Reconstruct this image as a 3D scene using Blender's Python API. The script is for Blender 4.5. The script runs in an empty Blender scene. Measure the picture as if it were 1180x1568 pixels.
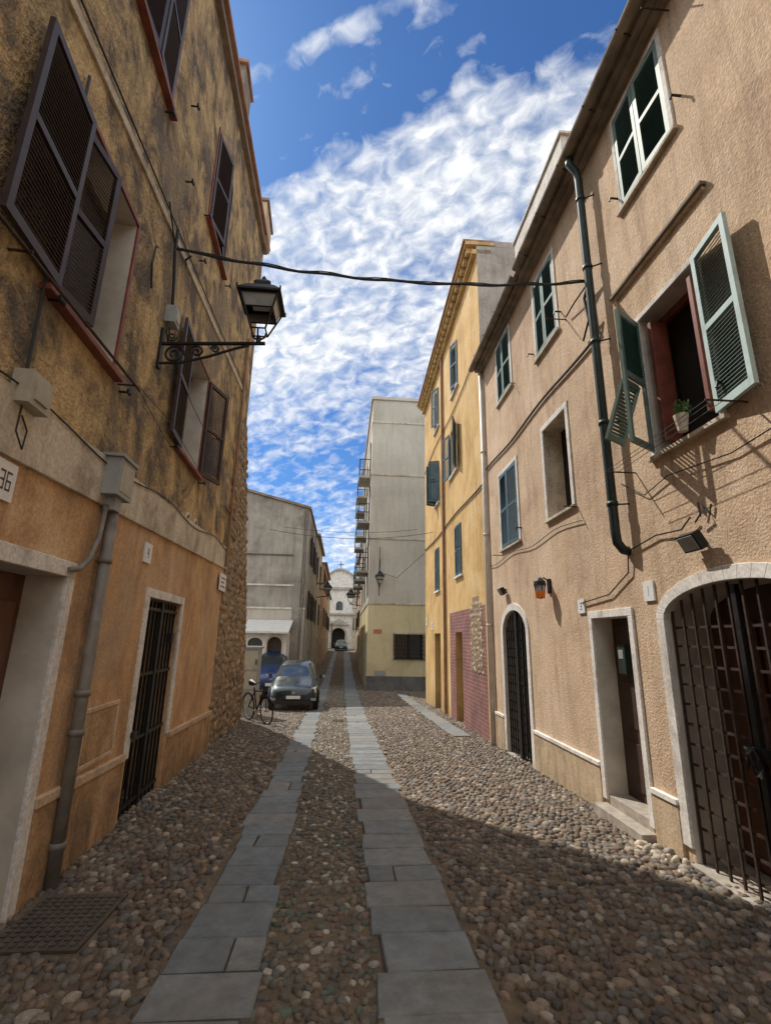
import bpy, math, random
import numpy as np
from mathutils import Vector, Matrix
random.seed(7); rng=np.random.default_rng(7)
S=bpy.context.scene
COL=bpy.context.collection
# ------------------------------------------------------------------ materials
MATS={}
def newmat(name):
    m=bpy.data.materials.new(name); m.use_nodes=True
    nt=m.node_tree; b=nt.nodes["Principled BSDF"]; MATS[name]=m
    return m,nt,b
def N(nt,t,**kw):
    n=nt.nodes.new(t)
    for k,v in kw.items(): setattr(n,k,v)
    return n
def ramp(nt,src,stops,interp='LINEAR'):
    r=N(nt,"ShaderNodeValToRGB"); r.color_ramp.interpolation=interp
    e=r.color_ramp.elements
    while len(e)<len(stops): e.new(0.5)
    for i,(p,c) in enumerate(stops):
        e[i].position=p; e[i].color=(*c,1) if len(c)==3 else c
    nt.links.new(src,r.inputs[0]); return r.outputs[0]
def noise(nt,vec,scale,detail=3,rough=.6,dist=0):
    n=N(nt,"ShaderNodeTexNoise"); n.inputs["Scale"].default_value=scale
    n.inputs["Detail"].default_value=detail; n.inputs["Roughness"].default_value=rough
    n.inputs["Distortion"].default_value=dist
    nt.links.new(vec,n.inputs["Vector"]); return n.outputs["Fac"]
def mapv(nt,vec,scale=(1,1,1),loc=(0,0,0),rot=(0,0,0)):
    n=N(nt,"ShaderNodeMapping"); n.inputs["Scale"].default_value=scale; n.inputs["Location"].default_value=loc; n.inputs["Rotation"].default_value=rot
    nt.links.new(vec,n.inputs["Vector"]); return n.outputs[0]
def pos(nt):
    return N(nt,"ShaderNodeNewGeometry").outputs["Position"]
def mix(nt,a,b,fac,mode='MIX'):
    n=N(nt,"ShaderNodeMix",data_type='RGBA',blend_type=mode)
    for s,v in ((n.inputs[6],a),(n.inputs[7],b)):
        if isinstance(v,tuple): s.default_value=(*v,1)
        else: nt.links.new(v,s)
    if isinstance(fac,(int,float)): n.inputs[0].default_value=fac
    else: nt.links.new(fac,n.inputs[0])
    return n.outputs[2]
def bump(nt,b,h,strength,dist):
    n=N(nt,"ShaderNodeBump"); n.inputs["Strength"].default_value=strength; n.inputs["Distance"].default_value=dist
    nt.links.new(h,n.inputs["Height"]); nt.links.new(n.outputs[0],b.inputs["Normal"])
def math_(nt,op,a,b=None):
    n=N(nt,"ShaderNodeMath",operation=op)
    for i,x in enumerate((a,b)):
        if x is None: continue
        if isinstance(x,(int,float)): n.inputs[i].default_value=x
        else: nt.links.new(x,n.inputs[i])
    return n.outputs[0]
def plaster(name,base,dark,light,patch=.9,bstr=.6,bdist=.01,bscale=55,streak=.35,contrast=(.35,.65),dirt=.6,stain=(.2,.15,.1),patch2=None,p2=(.55,.60,.75)):
    m,nt,b=newmat(name); p=pos(nt)
    pn=noise(nt,p,patch,5,.68,.5)
    c=ramp(nt,pn,[(contrast[0],dark),(.5,base),(contrast[1],light)])
    st=noise(nt,mapv(nt,p,(3.2,3.2,.35)),1.7,3,.65)
    sf=ramp(nt,st,[(.48,(0,0,0)),(.78,(streak,)*3)])
    c=mix(nt,c,tuple(x*.55 for x in dark),sf)
    if patch2:
        pf=ramp(nt,noise(nt,mapv(nt,p,(1,1,.7),(3,7,1)),.75,5,.7,.8),[(p2[0],(0,0,0)),(p2[1],(p2[2],)*3)])
        c=mix(nt,c,patch2,pf)
    if dirt:
        sz=N(nt,"ShaderNodeSeparateXYZ"); nt.links.new(p,sz.inputs[0])
        hh=math_(nt,'ADD',sz.outputs[2],math_(nt,'MULTIPLY',st,-1.5))
        df=ramp(nt,math_(nt,'ADD',math_(nt,'MULTIPLY',hh,.4),.7),[(.12,(dirt,)*3),(.42,(0,0,0))])
        c=mix(nt,c,stain,df)
    g=ramp(nt,noise(nt,p,34,2,.7),[(.3,(.72,.72,.72)),(.7,(1.14,1.14,1.14))])
    c=mix(nt,c,g,.85,'MULTIPLY')
    nt.links.new(c,b.inputs["Base Color"]); b.inputs["Roughness"].default_value=.92
    b.inputs["Specular IOR Level"].default_value=.15
    bump(nt,b,noise(nt,p,bscale,2,.65),bstr,bdist)
    return m
def simple(name,col,rough=.6,metal=0,var=.25,scale=9,spec=.4,bstr=.15):
    m,nt,b=newmat(name); p=pos(nt)
    nn=noise(nt,p,scale,3,.65)
    c=ramp(nt,nn,[(.25,tuple(x*(1-var) for x in col)),(.75,tuple(min(1,x*(1+var)) for x in col))])
    nt.links.new(c,b.inputs["Base Color"]); b.inputs["Roughness"].default_value=rough; b.inputs["Metallic"].default_value=metal
    b.inputs["Specular IOR Level"].default_value=spec
    if bstr>.2: bump(nt,b,noise(nt,p,scale*6,2,.6),bstr,.004)
    return m
plaster("stucco_mottled",(.40,.285,.155),(.16,.13,.10),(.60,.43,.22),patch=2.0,bstr=1.0,bdist=.03,bscale=26,streak=.6,contrast=(.40,.60),patch2=(.24,.195,.145))
plaster("plaster_orange",(.62,.38,.20),(.41,.26,.15),(.72,.50,.30),patch=1.1,bstr=.5,bdist=.008,streak=.55,stain=(.20,.135,.09),patch2=(.55,.40,.26),p2=(.50,.62,.6))
plaster("plaster_orange_dado",(.48,.30,.16),(.26,.18,.115),(.60,.40,.24),patch=2.2,bstr=.5,bdist=.008,streak=.5,stain=(.17,.125,.09))
plaster("plaster_peach",(.65,.475,.325),(.50,.355,.24),(.72,.55,.40),patch=.9,bstr=.8,bdist=.012,bscale=42,streak=.6,stain=(.32,.245,.175),patch2=(.60,.46,.33),p2=(.5,.62,.6))
plaster("plaster_beige_dado",(.54,.41,.27),(.37,.28,.19),(.62,.48,.33),patch=2,bstr=.5,bdist=.01,stain=(.26,.2,.14))
plaster("plaster_yellow",(.64,.42,.18),(.50,.32,.14),(.70,.50,.26),patch=.8,bstr=.4,bdist=.01,streak=.6,stain=(.34,.24,.13))
plaster("plaster_cream",(.62,.54,.42),(.40,.34,.26),(.70,.63,.50),patch=2.2,bstr=.3,bdist=.006,streak=.5,dirt=0)
plaster("plaster_white",(.78,.74,.68),(.56,.52,.46),(.83,.80,.75),patch=2.5,bstr=.25,bdist=.005,streak=.4,dirt=.5,stain=(.36,.32,.26))
plaster("plaster_pale_grey",(.56,.52,.45),(.48,.44,.38),(.62,.58,.50),patch=.35,bstr=.2,bdist=.01,streak=.3,dirt=0)
plaster("plaster_pale_yellow",(.66,.56,.34),(.56,.47,.28),(.70,.62,.39),patch=.5,bstr=.2,bdist=.01,streak=.25,dirt=0)
plaster("plaster_grey_old",(.42,.39,.345),(.26,.24,.21),(.52,.49,.43),patch=.6,bstr=.5,bdist=.02,streak=.5,dirt=.4)
plaster("plaster_plinth_grey",(.17,.165,.16),(.12,.115,.11),(.21,.205,.195),patch=1,bstr=.3,bdist=.01,dirt=0)
plaster("cornice_yellow",(.60,.42,.20),(.44,.30,.14),(.68,.50,.26),patch=2,bstr=.3,bdist=.01,dirt=0)
simple("roof_tile",(.34,.19,.13),.85,var=.4,scale=4)
simple("eave_stone",(.24,.195,.15),.9,var=.5,scale=3,bstr=.5)
simple("wood_dark",(.065,.038,.028),.5,var=.4,scale=7)
simple("wood_brown",(.12,.055,.03),.5,var=.4,scale=6)
simple("shutter_brown",(.040,.025,.028),.5,var=.3,scale=8)
simple("wood_red",(.20,.06,.038),.55,var=.4,scale=6)
simple("shutter_green",(.04,.105,.088),.5,var=.3,scale=8)
simple("shutter_greygreen",(.15,.22,.19),.55,var=.25,scale=8)
simple("shutter_pale",(.46,.58,.56),.5,var=.18,scale=8)
simple("shutter_blue",(.06,.12,.155),.5,var=.3,scale=8)
simple("iron_black",(.022,.02,.02),.5,.4,var=.4,scale=20)
simple("iron_rusty",(.06,.036,.027),.75,.3,var=.5,scale=20)
simple("pipe_green",(.022,.036,.033),.5,.1,var=.4,scale=5)
simple("pipe_grey",(.21,.19,.165),.6,.1,var=.35,scale=6)
simple("pipe_brown",(.26,.14,.075),.6,.1,var=.3,scale=6)
simple("pipe_white",(.62,.60,.56),.5,var=.15,scale=6)
simple("metal_box_grey",(.32,.33,.32),.55,.1,var=.2,scale=6)
simple("plastic_beige",(.42,.38,.30),.6,var=.2,scale=6)
simple("cable_black",(.02,.02,.02),.6,var=.2)
simple("tile_white",(.76,.76,.74),.35,var=.1,scale=30)
simple("ink_dark",(.05,.05,.06),.6)
simple("interior_dark",(.018,.015,.013),.9,var=.3)
simple("reveal_pale",(.56,.51,.44),.9,var=.25,scale=3)
simple("step_stone",(.36,.315,.26),.85,var=.35,scale=8,bstr=.5)
simple("terracotta",(.45,.18,.08),.8,var=.2)
simple("leaf_green",(.06,.13,.03),.7,var=.4,scale=30)
simple("orange_glass",(.75,.22,.03),.25,var=.2,scale=20)
simple("lamp_glass",(.34,.36,.36),.12,var=.2,scale=10)
simple("tyre",(.02,.02,.02),.85,var=.2)
simple("alloy",(.35,.36,.37),.35,.7,var=.1)
simple("car_trim",(.02,.02,.022),.5,var=.1)
simple("plate_white",(.75,.75,.72),.4,var=.05)
simple("mortar",(.24,.175,.11),.95,var=.4,scale=6,bstr=.8)
simple("joint_dirt",(.07,.055,.04),.95,var=.4,scale=6)
simple("awning_white",(.66,.66,.64),.5,var=.1,scale=4)
simple("manhole_iron",(.10,.08,.062),.7,.2,var=.4,scale=14,bstr=.4)
def carpaint(name,col):
    m,nt,b=newmat(name); b.inputs["Base Color"].default_value=(*col,1)
    b.inputs["Coat Weight"].default_value=.8; b.inputs["Coat Roughness"].default_value=.05; b.inputs["Metallic"].default_value=.35
    p=pos(nt); r=ramp(nt,noise(nt,p,3,4,.7),[(.3,(.2,.2,.2)),(.7,(.42,.42,.42))]); nt.links.new(r,b.inputs["Roughness"])
carpaint("car_paint_navy",(.010,.020,.026)); carpaint("car_paint_blue",(.02,.05,.17))
m,nt,b=newmat("car_glass"); b.inputs["Base Color"].default_value=(.03,.04,.045,1); b.inputs["Roughness"].default_value=.06; b.inputs["Specular IOR Level"].default_value=.9
m,nt,b=newmat("window_glass"); b.inputs["Base Color"].default_value=(.03,.035,.04,1); b.inputs["Roughness"].default_value=.08; b.inputs["Specular IOR Level"].default_value=.8
m,nt,b=newmat("headlight"); b.inputs["Base Color"].default_value=(.6,.62,.62,1); b.inputs["Roughness"].default_value=.1; b.inputs["Metallic"].default_value=.5
m,nt,b=newmat("brick_maroon"); p=pos(nt); sx=N(nt,"ShaderNodeSeparateXYZ"); nt.links.new(p,sx.inputs[0]); cx=N(nt,"ShaderNodeCombineXYZ")
nt.links.new(sx.outputs[1],cx.inputs[0]); nt.links.new(sx.outputs[2],cx.inputs[1])
br=N(nt,"ShaderNodeTexBrick"); nt.links.new(cx.outputs[0],br.inputs["Vector"]); br.inputs["Scale"].default_value=1
br.inputs["Color1"].default_value=(.26,.095,.085,1); br.inputs["Color2"].default_value=(.18,.075,.075,1); br.inputs["Mortar"].default_value=(.33,.23,.19,1)
br.inputs["Brick Width"].default_value=.25; br.inputs["Row Height"].default_value=.09; br.inputs["Mortar Size"].default_value=.007
c=mix(nt,br.outputs[0],ramp(nt,noise(nt,p,2,3),[(.3,(.7,.7,.7)),(.7,(1.2,1.2,1.2))]),1.0,'MULTIPLY'); nt.links.new(c,b.inputs["Base Color"]); b.inputs["Roughness"].default_value=.7
bump(nt,b,br.outputs[1],-.4,.005)
def attrmat(name,rough,bs=.5,bscale=40,spec=.3,dirtc=(.20,.145,.09),dthr=(.52,.84,.5)):
    m,nt,b=newmat(name); a=N(nt,"ShaderNodeAttribute"); a.attribute_name="col"; p=pos(nt)
    c=mix(nt,a.outputs["Color"],ramp(nt,noise(nt,p,bscale,3,.7),[(.25,(.6,.6,.6)),(.75,(1.3,1.3,1.3))]),1.0,'MULTIPLY')
    c2=mix(nt,c,dirtc,ramp(nt,noise(nt,p,1.3,4,.7),[(dthr[0],(0,0,0)),(dthr[1],(dthr[2],)*3)]))
    nt.links.new(c2,b.inputs["Base Color"]); b.inputs["Roughness"].default_value=rough; b.inputs["Specular IOR Level"].default_value=spec
    bump(nt,b,noise(nt,p,bscale*1.6,2,.6),bs,.004)
attrmat("cobble_stone",.65); attrmat("slate_slab",.58,.7,8,.4,(.18,.155,.12),(.44,.76,.6)); attrmat("wall_rubble",.9,.9,18)
m,nt,b=newmat("dirt_ground"); p=pos(nt)
c=ramp(nt,noise(nt,p,5,5,.7),[(.3,(.10,.072,.046)),(.55,(.165,.12,.077)),(.75,(.24,.18,.12))])
v=N(nt,"ShaderNodeTexVoronoi"); v.inputs["Scale"].default_value=11; nt.links.new(p,v.inputs["Vector"])
vs=ramp(nt,v.outputs["Distance"],[(.0,(1,1,1)),(.5,(0,0,0))])
c=mix(nt,c,(.14,.115,.09),mix(nt,(0,0,0),vs,.6)); nt.links.new(c,b.inputs["Base Color"]); b.inputs["Roughness"].default_value=.95
bump(nt,b,mix(nt,noise(nt,p,45,3,.7),vs,.4),.8,.02)
# ------------------------------------------------------------------ builders
class Fr:
    def __init__(s,P,Q,side): 
        s.P=Vector((P[0],P[1])); s.D=(Vector((Q[0],Q[1]))-s.P)/(Q[1]-P[1]); d=s.D.normalized()
        s.N=Vector((d.y,-d.x))*side
    def __call__(s,y,n,z):
        q=s.P+s.D*(y-s.P.y)+s.N*n; return Vector((q.x,q.y,z))
class FrX:
    def __init__(s,y0): s.y0=y0
    def __call__(s,x,n,z): return Vector((x,s.y0-n,z))
IDF=lambda x,y,z: Vector((x,y,z))
class MB:
    def __init__(s): s.v=[];s.f=[];s.m=[];s.mats=[];s.zsplit=[]
    def mi(s,name):
        if name not in s.mats: s.mats.append(name)
        return s.mats.index(name)
    def face(s,pts,mat):
        i=len(s.v); s.v+= [tuple(p) for p in pts]; s.f.append(list(range(i,i+len(pts)))); s.m.append(s.mi(mat))
    def hexa(s,p,mat):
        i=len(s.v); s.v+=[tuple(q) for q in p]; k=s.mi(mat)
        for f in ((0,3,2,1),(4,5,6,7),(0,1,5,4),(1,2,6,5),(2,3,7,6),(3,0,4,7)):
            s.f.append([i+j for j in f]); s.m.append(k)
    def box(s,F,a0,a1,n0,n1,z0,z1,mat,dz=0):
        s.hexa([F(a0,n0,z0),F(a1,n0,z0+dz),F(a1,n1,z0+dz),F(a0,n1,z0),F(a0,n0,z1),F(a1,n0,z1+dz),F(a1,n1,z1+dz),F(a0,n1,z1)],mat)
    def tube(s,pts,r,mat,seg=8,cap=True):
        pts=[Vector(p) for p in pts]; k=s.mi(mat); base=len(s.v); n=len(pts); u=None
        for i,p in enumerate(pts):
            t=(pts[min(i+1,n-1)]-pts[max(i-1,0)]).normalized()
            if u is None: u=t.orthogonal().normalized()
            else: u=(u-t*u.dot(t)).normalized()
            w=t.cross(u); rr=r[i] if isinstance(r,(list,tuple)) else r
            for j in range(seg):
                a=2*math.pi*j/seg; s.v.append(tuple(p+(u*math.cos(a)+w*math.sin(a))*rr))
        for i in range(n-1):
            for j in range(seg):
                j2=(j+1)%seg; s.f.append([base+i*seg+j,base+i*seg+j2,base+(i+1)*seg+j2,base+(i+1)*seg+j]); s.m.append(k)
        if cap:
            s.f.append([base+j for j in range(seg)][::-1]); s.m.append(k)
            s.f.append([base+(n-1)*seg+j for j in range(seg)]); s.m.append(k)
    def obj(s,name,parent=None,smooth=False,fixn=True,bevel=0,subsurf=0):
        me=bpy.data.meshes.new(name); me.from_pydata(s.v,[],s.f); 
        for n in s.mats: me.materials.append(MATS[n])
        me.polygons.foreach_set("material_index",s.m)
        me.update()
        if fixn:
            import bmesh
            bm=bmesh.new(); bm.from_mesh(me); bmesh.ops.recalc_face_normals(bm,faces=bm.faces); bm.to_mesh(me); bm.free()
        if smooth: me.polygons.foreach_set("use_smooth",[len(p.vertices)<5 for p in me.polygons])
        o=bpy.data.objects.new(name,me); COL.objects.link(o)
        if parent: o.parent=parent
        if bevel:
            md=o.modifiers.new("b","BEVEL"); md.width=bevel; md.segments=2; md.limit_method='ANGLE'
        return o
def empty(name,loc=(0,0,0)):
    e=bpy.data.objects.new(name,None); e.location=loc; COL.objects.link(e); return e
def wallpanel(mb,F,a0,a1,z0,ztop,holes,matf):
    cuts=sorted({a0,a1,*[h['a0'] for h in holes],*[h['a1'] for h in holes]}); 
    zc=sorted({z0,*[h['z0'] for h in holes],*[h['z1'] for h in holes],*mb.zsplit}); zc=[z for z in zc if z>=z0]
    for i in range(len(cuts)-1):
        A,B=cuts[i],cuts[i+1]; am=(A+B)/2
        for j in range(len(zc)):
            Z0=zc[j]; last=j==len(zc)-1
            za,zb=(ztop(A),ztop(B)) if last else (zc[j+1],)*2
            zm=(Z0+min(za,zb))/2
            if any(h['a0']<am<h['a1'] and h['z0']<zm<h['z1'] for h in holes): continue
            mb.face([F(A,0,Z0),F(B,0,Z0),F(B,0,zb),F(A,0,za)],matf(am,zm))
    for h in holes:
        A,B,Z0,Z1,d=h['a0'],h['a1'],h['z0'],h['z1'],-h.get('depth',.22); rv=h.get('reveal','reveal_pale')
        sp=h.get('spring')
        zt=sp if sp else Z1
        mb.face([F(A,0,Z0),F(A,d,Z0),F(A,d,zt),F(A,0,zt)],rv)
        mb.face([F(B,0,Z0),F(B,d,Z0),F(B,d,zt),F(B,0,zt)],rv)
        mb.face([F(A,0,Z0),F(B,0,Z0),F(B,d,Z0),F(A,d,Z0)],rv)
        mb.face([F(A,d,Z0),F(B,d,Z0),F(B,d,Z1),F(A,d,Z1)],h.get('back','interior_dark'))
        if not sp: mb.face([F(A,0,Z1),F(B,0,Z1),F(B,d,Z1),F(A,d,Z1)],rv)
        else:
            K=16; c=(A+B)/2; R=(B-A)/2; P=[(c-R*math.cos(math.pi*k/K), sp+(Z1-sp)*math.sin(math.pi*k/K)) for k in range(K+1)]
            for k in range(K):
                (p,q),(p2,q2)=P[k],P[k+1]
                mb.face([F(p,0,q),F(p2,0,q2),F(p2,0,Z1),F(p,0,Z1)],matf(c,Z1+.02))
                mb.face([F(p,0,q),F(p2,0,q2),F(p2,d,q2),F(p,d,q)],rv)
def archband(mb,F,A,B,Z0,sp,Z1,w,n1,mat,K=20,n0=-.01):
    c=(A+B)/2;R=(B-A)/2
    mb.box(F,A-w,A-.001,n0,n1,Z0,sp,mat); mb.box(F,B+.001,B+w,n0,n1,Z0,sp,mat)
    def pt(k,o): 
        a=math.pi*k/K; return (c-(R+o)*math.cos(a), sp+(Z1-sp+o)*math.sin(a))
    for k in range(K):
        a,b_=pt(k,0),pt(k+1,0); a2,b2=pt(k,w),pt(k+1,w)
        mb.hexa([F(a[0],n0,a[1]),F(b_[0],n0,b_[1]),F(b_[0],n1,b_[1]),F(a[0],n1,a[1]),F(a2[0],n0,a2[1]),F(b2[0],n0,b2[1]),F(b2[0],n1,b2[1]),F(a2[0],n1,a2[1])],mat)
def surround(mb,F,A,B,Z0,Z1,w,n1,mat,n0=-.01):
    mb.box(F,A-w,A-.002,n0,n1,Z0,Z1,mat); mb.box(F,B+.002,B+w,n0,n1,Z0,Z1,mat)
    mb.box(F,A-w,B+w,n0,n1,Z1+.001,Z1+w,mat)
def leaf(mb,F,a,n,z0,w,h,ang,fmat,smat,sgn=1,rail=(.5,),t=.035,fw=.055):
    ca,sa=math.cos(ang)*sgn,math.sin(ang)
    def G(u,tt,z): return F(a+ca*u-sa*tt*sgn, n+sa*u+abs(ca)*tt, z)
    z1=z0+h
    mb.box(G,0,fw,0,t,z0,z1,fmat); mb.box(G,w-fw,w,0,t,z0,z1,fmat)
    mb.box(G,fw+.001,w-fw-.001,0,t,z0,z0+fw*1.3,fmat); mb.box(G,fw+.001,w-fw-.001,0,t,z1-fw*1.1,z1,fmat)
    for r in rail: mb.box(G,fw+.001,w-fw-.001,0,t,z0+h*r-fw*.5,z0+h*r+fw*.5,fmat)
    zz=z0+fw*1.3+.015
    while zz<z1-fw*1.1-.03:
        if not any(abs(zz+.01-(z0+h*r))<fw*.6+.015 for r in rail):
            u0,u1=fw+.002,w-fw-.002
            mb.hexa([G(u0,.031,zz),G(u1,.031,zz),G(u1,.035,zz+.006),G(u0,.035,zz+.006),G(u0,.002,zz+.038),G(u1,.002,zz+.038),G(u1,.006,zz+.044),G(u0,.006,zz+.044)],smat)
        zz+=.034
def iron_grid(mb,F,A,B,Z0,Z1,n,dv,dh,r,mat,top=None):
    k=max(1,round((B-A)/dv))
    for i in range(k+1):
        a=A+(B-A)*i/k; zt=top(a) if top else Z1
        mb.box(F,a-r,a+r,n,n+2*r,Z0,zt,mat)
    if dh:
        zz=Z0+.1
        while zz<Z1-.02:
            mb.box(F,A,B,n-.012,n-.001,zz-r*1.2,zz+r*1.2,mat); zz+=dh
A_=(-2.18,4.30);B_=(-2.51,10.99);C_=(3.11,4.61);D_=(3.2,10.64);E_=(3.39,20.37)
FL=Fr(A_,B_,1); FR=Fr(C_,D_,-1); FY=Fr(D_,E_,-1)
def gz(y):
    if y<21: return -.035*y
    if y<27: return -.735
    return min(-.735+(y-27)*.022,.27)
# ------------------------------------------------------------------ LEFT HOUSE
house=empty("ochre_stucco_house")
lt=lambda y:10.7+.15*(y-5.14)
holesL=[dict(a0=3.05,a1=4.08,z0=3.98,z1=5.58,depth=.3,reveal='reveal_pale'),
 dict(a0=3.25,a1=4.3,z0=7.42,z1=9.35,depth=.12,back='shutter_brown'),
 dict(a0=6.15,a1=7.25,z0=7.75,z1=9.5,depth=.12,back='shutter_brown'),
 dict(a0=6.15,a1=7.22,z0=4.06,z1=5.70,depth=.3),
 dict(a0=2.45,a1=3.93,z0=-1.2,z1=2.12,depth=.27,back='wood_brown'),
 dict(a0=5.86,a1=7.22,z0=-1.2,z1=2.12,depth=.4,reveal='plaster_orange'),
 dict(a0=-1.5,a1=-.5,z0=4.0,z1=5.6,depth=.2),dict(a0=.6,a1=1.6,z0=7.4,z1=9.1,depth=.2)]
w=MB(); w.zsplit=[3.0]
wallpanel(w,FL,-8,10.99,-1.2,lt,holesL,lambda a,z:'stucco_mottled' if z>3.0 else 'plaster_orange')
w.box(FL,-8,10.97,-8,-.5,-1.2,8.8,'plaster_grey_old')
w.hexa([FL(-8,-8,8.8),FL(10.97,-8,8.8),FL(10.97,-.5,8.8),FL(-8,-.5,8.8),FL(-8,-8,8.9),FL(10.97,-8,11.4),FL(10.97,-.5,11.4),FL(-8,-.5,8.9)],'plaster_grey_old')
w.box(FL,10.95,10.985,-.5,-.003,-1.2,11.4,'plaster_grey_old')
w.obj("walls",house,fixn=False)
w=MB()
w.box(FL,-8,10.99,-.6,.10,lt(-8)-.02,lt(-8)+.12,'eave_stone',dz=lt(10.99)-lt(-8))
w.box(FL,-8,11.02,-.6,.17,lt(-8)+.121,lt(-8)+.2,'roof_tile',dz=lt(10.99)-lt(-8))
w.box(FL,6.6,7.2,-.45,.16,lt(6.8)+.17,lt(6.8)+.75,'eave_stone'); w.box(FL,6.55,7.25,-.45,.2,lt(6.8)+.751,lt(6.8)+.83,'roof_tile')
w.box(FL,10.0,11.0,-.5,.15,lt(10)+.17,lt(10)+.85,'plaster_peach'); w.box(FL,9.95,11.05,-.5,.2,lt(10)+.851,lt(10)+.93,'eave_stone')
w.obj("cornice",house,bevel=.01)
w=MB()
sl=.0385
w.box(FL,-8,10.1,-.01,.035,2.74-sl*10.9,3.17-sl*10.9,'plaster_cream',dz=sl*18.1)
w.box(FL,-8,10.3,-.01,.025,5.98-.134*10.5,6.07-.134*10.5,'plaster_cream',dz=.134*18.3)
def dado(mb,F,a0,a1,zf,mat,strip,n=.03,h=.07):
    za,zb=zf(a0),zf(a1)
    mb.hexa([F(a0,-.01,-1.2),F(a1,-.01,-1.2),F(a1,n,-1.2),F(a0,n,-1.2),F(a0,-.01,za-h-.001),F(a1,-.01,zb-h-.001),F(a1,n,zb-h-.001),F(a0,n,za-h-.001)],mat)
    mb.box(F,a0,a1,-.01,n+.015,za-h,za,strip,dz=zb-za)
zf=lambda y:.54-.036*(y-4.29)
dado(w,FL,4.06,5.74,zf,'plaster_orange_dado','plaster_peach'); dado(w,FL,7.34,10.1,zf,'plaster_orange_dado','plaster_peach'); dado(w,FL,-8,2.32,zf,'plaster_orange_dado','plaster_peach')
surround(w,FL,2.45,3.93,-1.2,2.12,.12,.03,'plaster_white')
surround(w,FL,5.86,7.22,.42,2.12,.10,.028,'plaster_white')
for q in ((4.66,5.42,.56,.60),(4.66,5.42,1.02,1.06)): w.box(FL,q[0],q[1],-.01,.02,q[2],q[3],'plaster_peach')
for q in ((4.66,4.70),(5.38,5.42)): w.box(FL,q[0],q[1],-.01,.0201,.601,1.019,'plaster_peach')
w.box(FL,4.71,5.37,-.01,.012,.602,1.018,'plaster_orange_dado')
w.obj("trim",house,bevel=.006)
w=MB()
sb='shutter_brown'
leaf(w,FL,3.04,.035,4.02,.68,1.50,math.radians(3),sb,sb,-1)
leaf(w,FL,3.06,-.03,4.04,.46,1.48,math.radians(10),sb,sb,1)
leaf(w,FL,3.26,.0,7.46,.51,1.85,math.radians(4),sb,sb,1); leaf(w,FL,4.29,.0,7.46,.51,1.85,math.radians(5),sb,sb,-1)
leaf(w,FL,6.16,.0,7.8,.54,1.66,math.radians(12),sb,sb,1); leaf(w,FL,7.24,.0,7.8,.54,1.66,math.radians(8),sb,sb,-1)
leaf(w,FL,6.14,.03,4.08,.56,1.58,math.radians(4),sb,sb,-1); leaf(w,FL,7.23,.02,4.08,.56,1.58,math.radians(20),sb,sb,1)
leaf(w,FL,-1.5,.0,4.05,.5,1.5,.1,sb,sb,1); leaf(w,FL,-.5,.0,4.05,.5,1.5,.1,sb,sb,-1)
w.obj("louvred_shutters",house)
w=MB()
for a0,a1,z0,z1 in ((3.05,4.08,3.98,5.58),(3.25,4.3,7.42,9.35),(6.15,7.25,7.75,9.5),(6.15,7.22,4.06,5.70)):
    surround(w,FL,a0,a1,z0,z1,.045,.022,'wood_red'); w.box(FL,a0-.12,a1+.1,-.01,.08,z0-.05,z0-.002,'wood_red')
for a0,a1,z0,z1,d in ((3.05,4.08,3.98,5.58,.24),(6.15,7.22,4.06,5.70,.24)):
    w.box(FL,a0,a1,-d-.03,-d,z0,z0+.06,'wood_dark');w.box(FL,a0,a1,-d-.03,-d,z1-.06,z1,'wood_dark');w.box(FL,(a0+a1)/2-.04,(a0+a1)/2+.04,-d-.03,-d+.002,z0,z1,'wood_dark')
    w.box(FL,a0,a1,-d-.045,-d-.031,z0,z1,'window_glass')
w.obj("window_frames_and_sills",house,bevel=.004)
w=MB()
iron_grid(w,FL,5.9,7.18,-.24,2.10,-.07,.145,0,.012,'iron_black')
for z in (-.12,.55,1.25,2.0): w.box(FL,5.88,7.2,-.078,-.03,z-.018,z+.018,'iron_black')
w.box(FL,6.50,6.58,-.09,-.02,-.22,2.1,'iron_black'); w.box(FL,6.9,7.0,-.04,.03,1.6,1.72,'iron_black'); w.box(FL,5.82,5.95,-.02,.06,.62,.68,'iron_black')
w.box(FL,5.86,7.22,-.4,.12,-1.2,-.235,'step_stone')
w.obj("iron_gate",house)
w=MB()
for i in range(3):
    for a0 in (2.55,3.25): w.box(FL,a0,a0+.6,-.269,-.245,-.02+.70*i,.52+.70*i,'wood_brown')
w.box(FL,2.45,3.93,-.27,.05,-1.2,-.12,'step_stone')
w.obj("entrance_door",house,bevel=.012)
w=MB()
for y,z in ((4.3,3.9),(3.05,3.93),(5.1,7.3),(4.9,8.3),(5.95,7.65),(7.55,7.75),(5.9,4.0),(7.4,4.0),(6.0,6.9),(8.0,5.0),(4.25,7.3)):
    w.tube([FL(y,0,z),FL(y,.09,z),FL(y,.10,z-.03)],.012,'iron_black',6); w.box(FL,y-.035,y+.035,.08,.10,z-.02,z+.02,'iron_black')
w.tube([FL(2.3,.10,3.93),FL(4.35,.16,3.95)],.012,'iron_rusty',6); w.tube([FL(2.6,0,3.93),FL(2.6,.14,3.93)],.01,'iron_rusty',6); w.tube([FL(4.25,0,3.95),FL(4.25,.16,3.95)],.01,'iron_rusty',6)
for y,z in ((7.0,3.32),(7.45,3.33)):
    pts=[FL(y+.09*math.cos(t*math.pi/8),.01,z+.09*math.sin(t*math.pi/8)) for t in range(17)]; w.tube(pts,.018,'plaster_cream',6)
    w.face([FL(y+.085*math.cos(t*math.pi/8),.006,z+.085*math.sin(t*math.pi/8)) for t in range(16)],'interior_dark')
w.obj("shutter_stays_and_vents",house)
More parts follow.
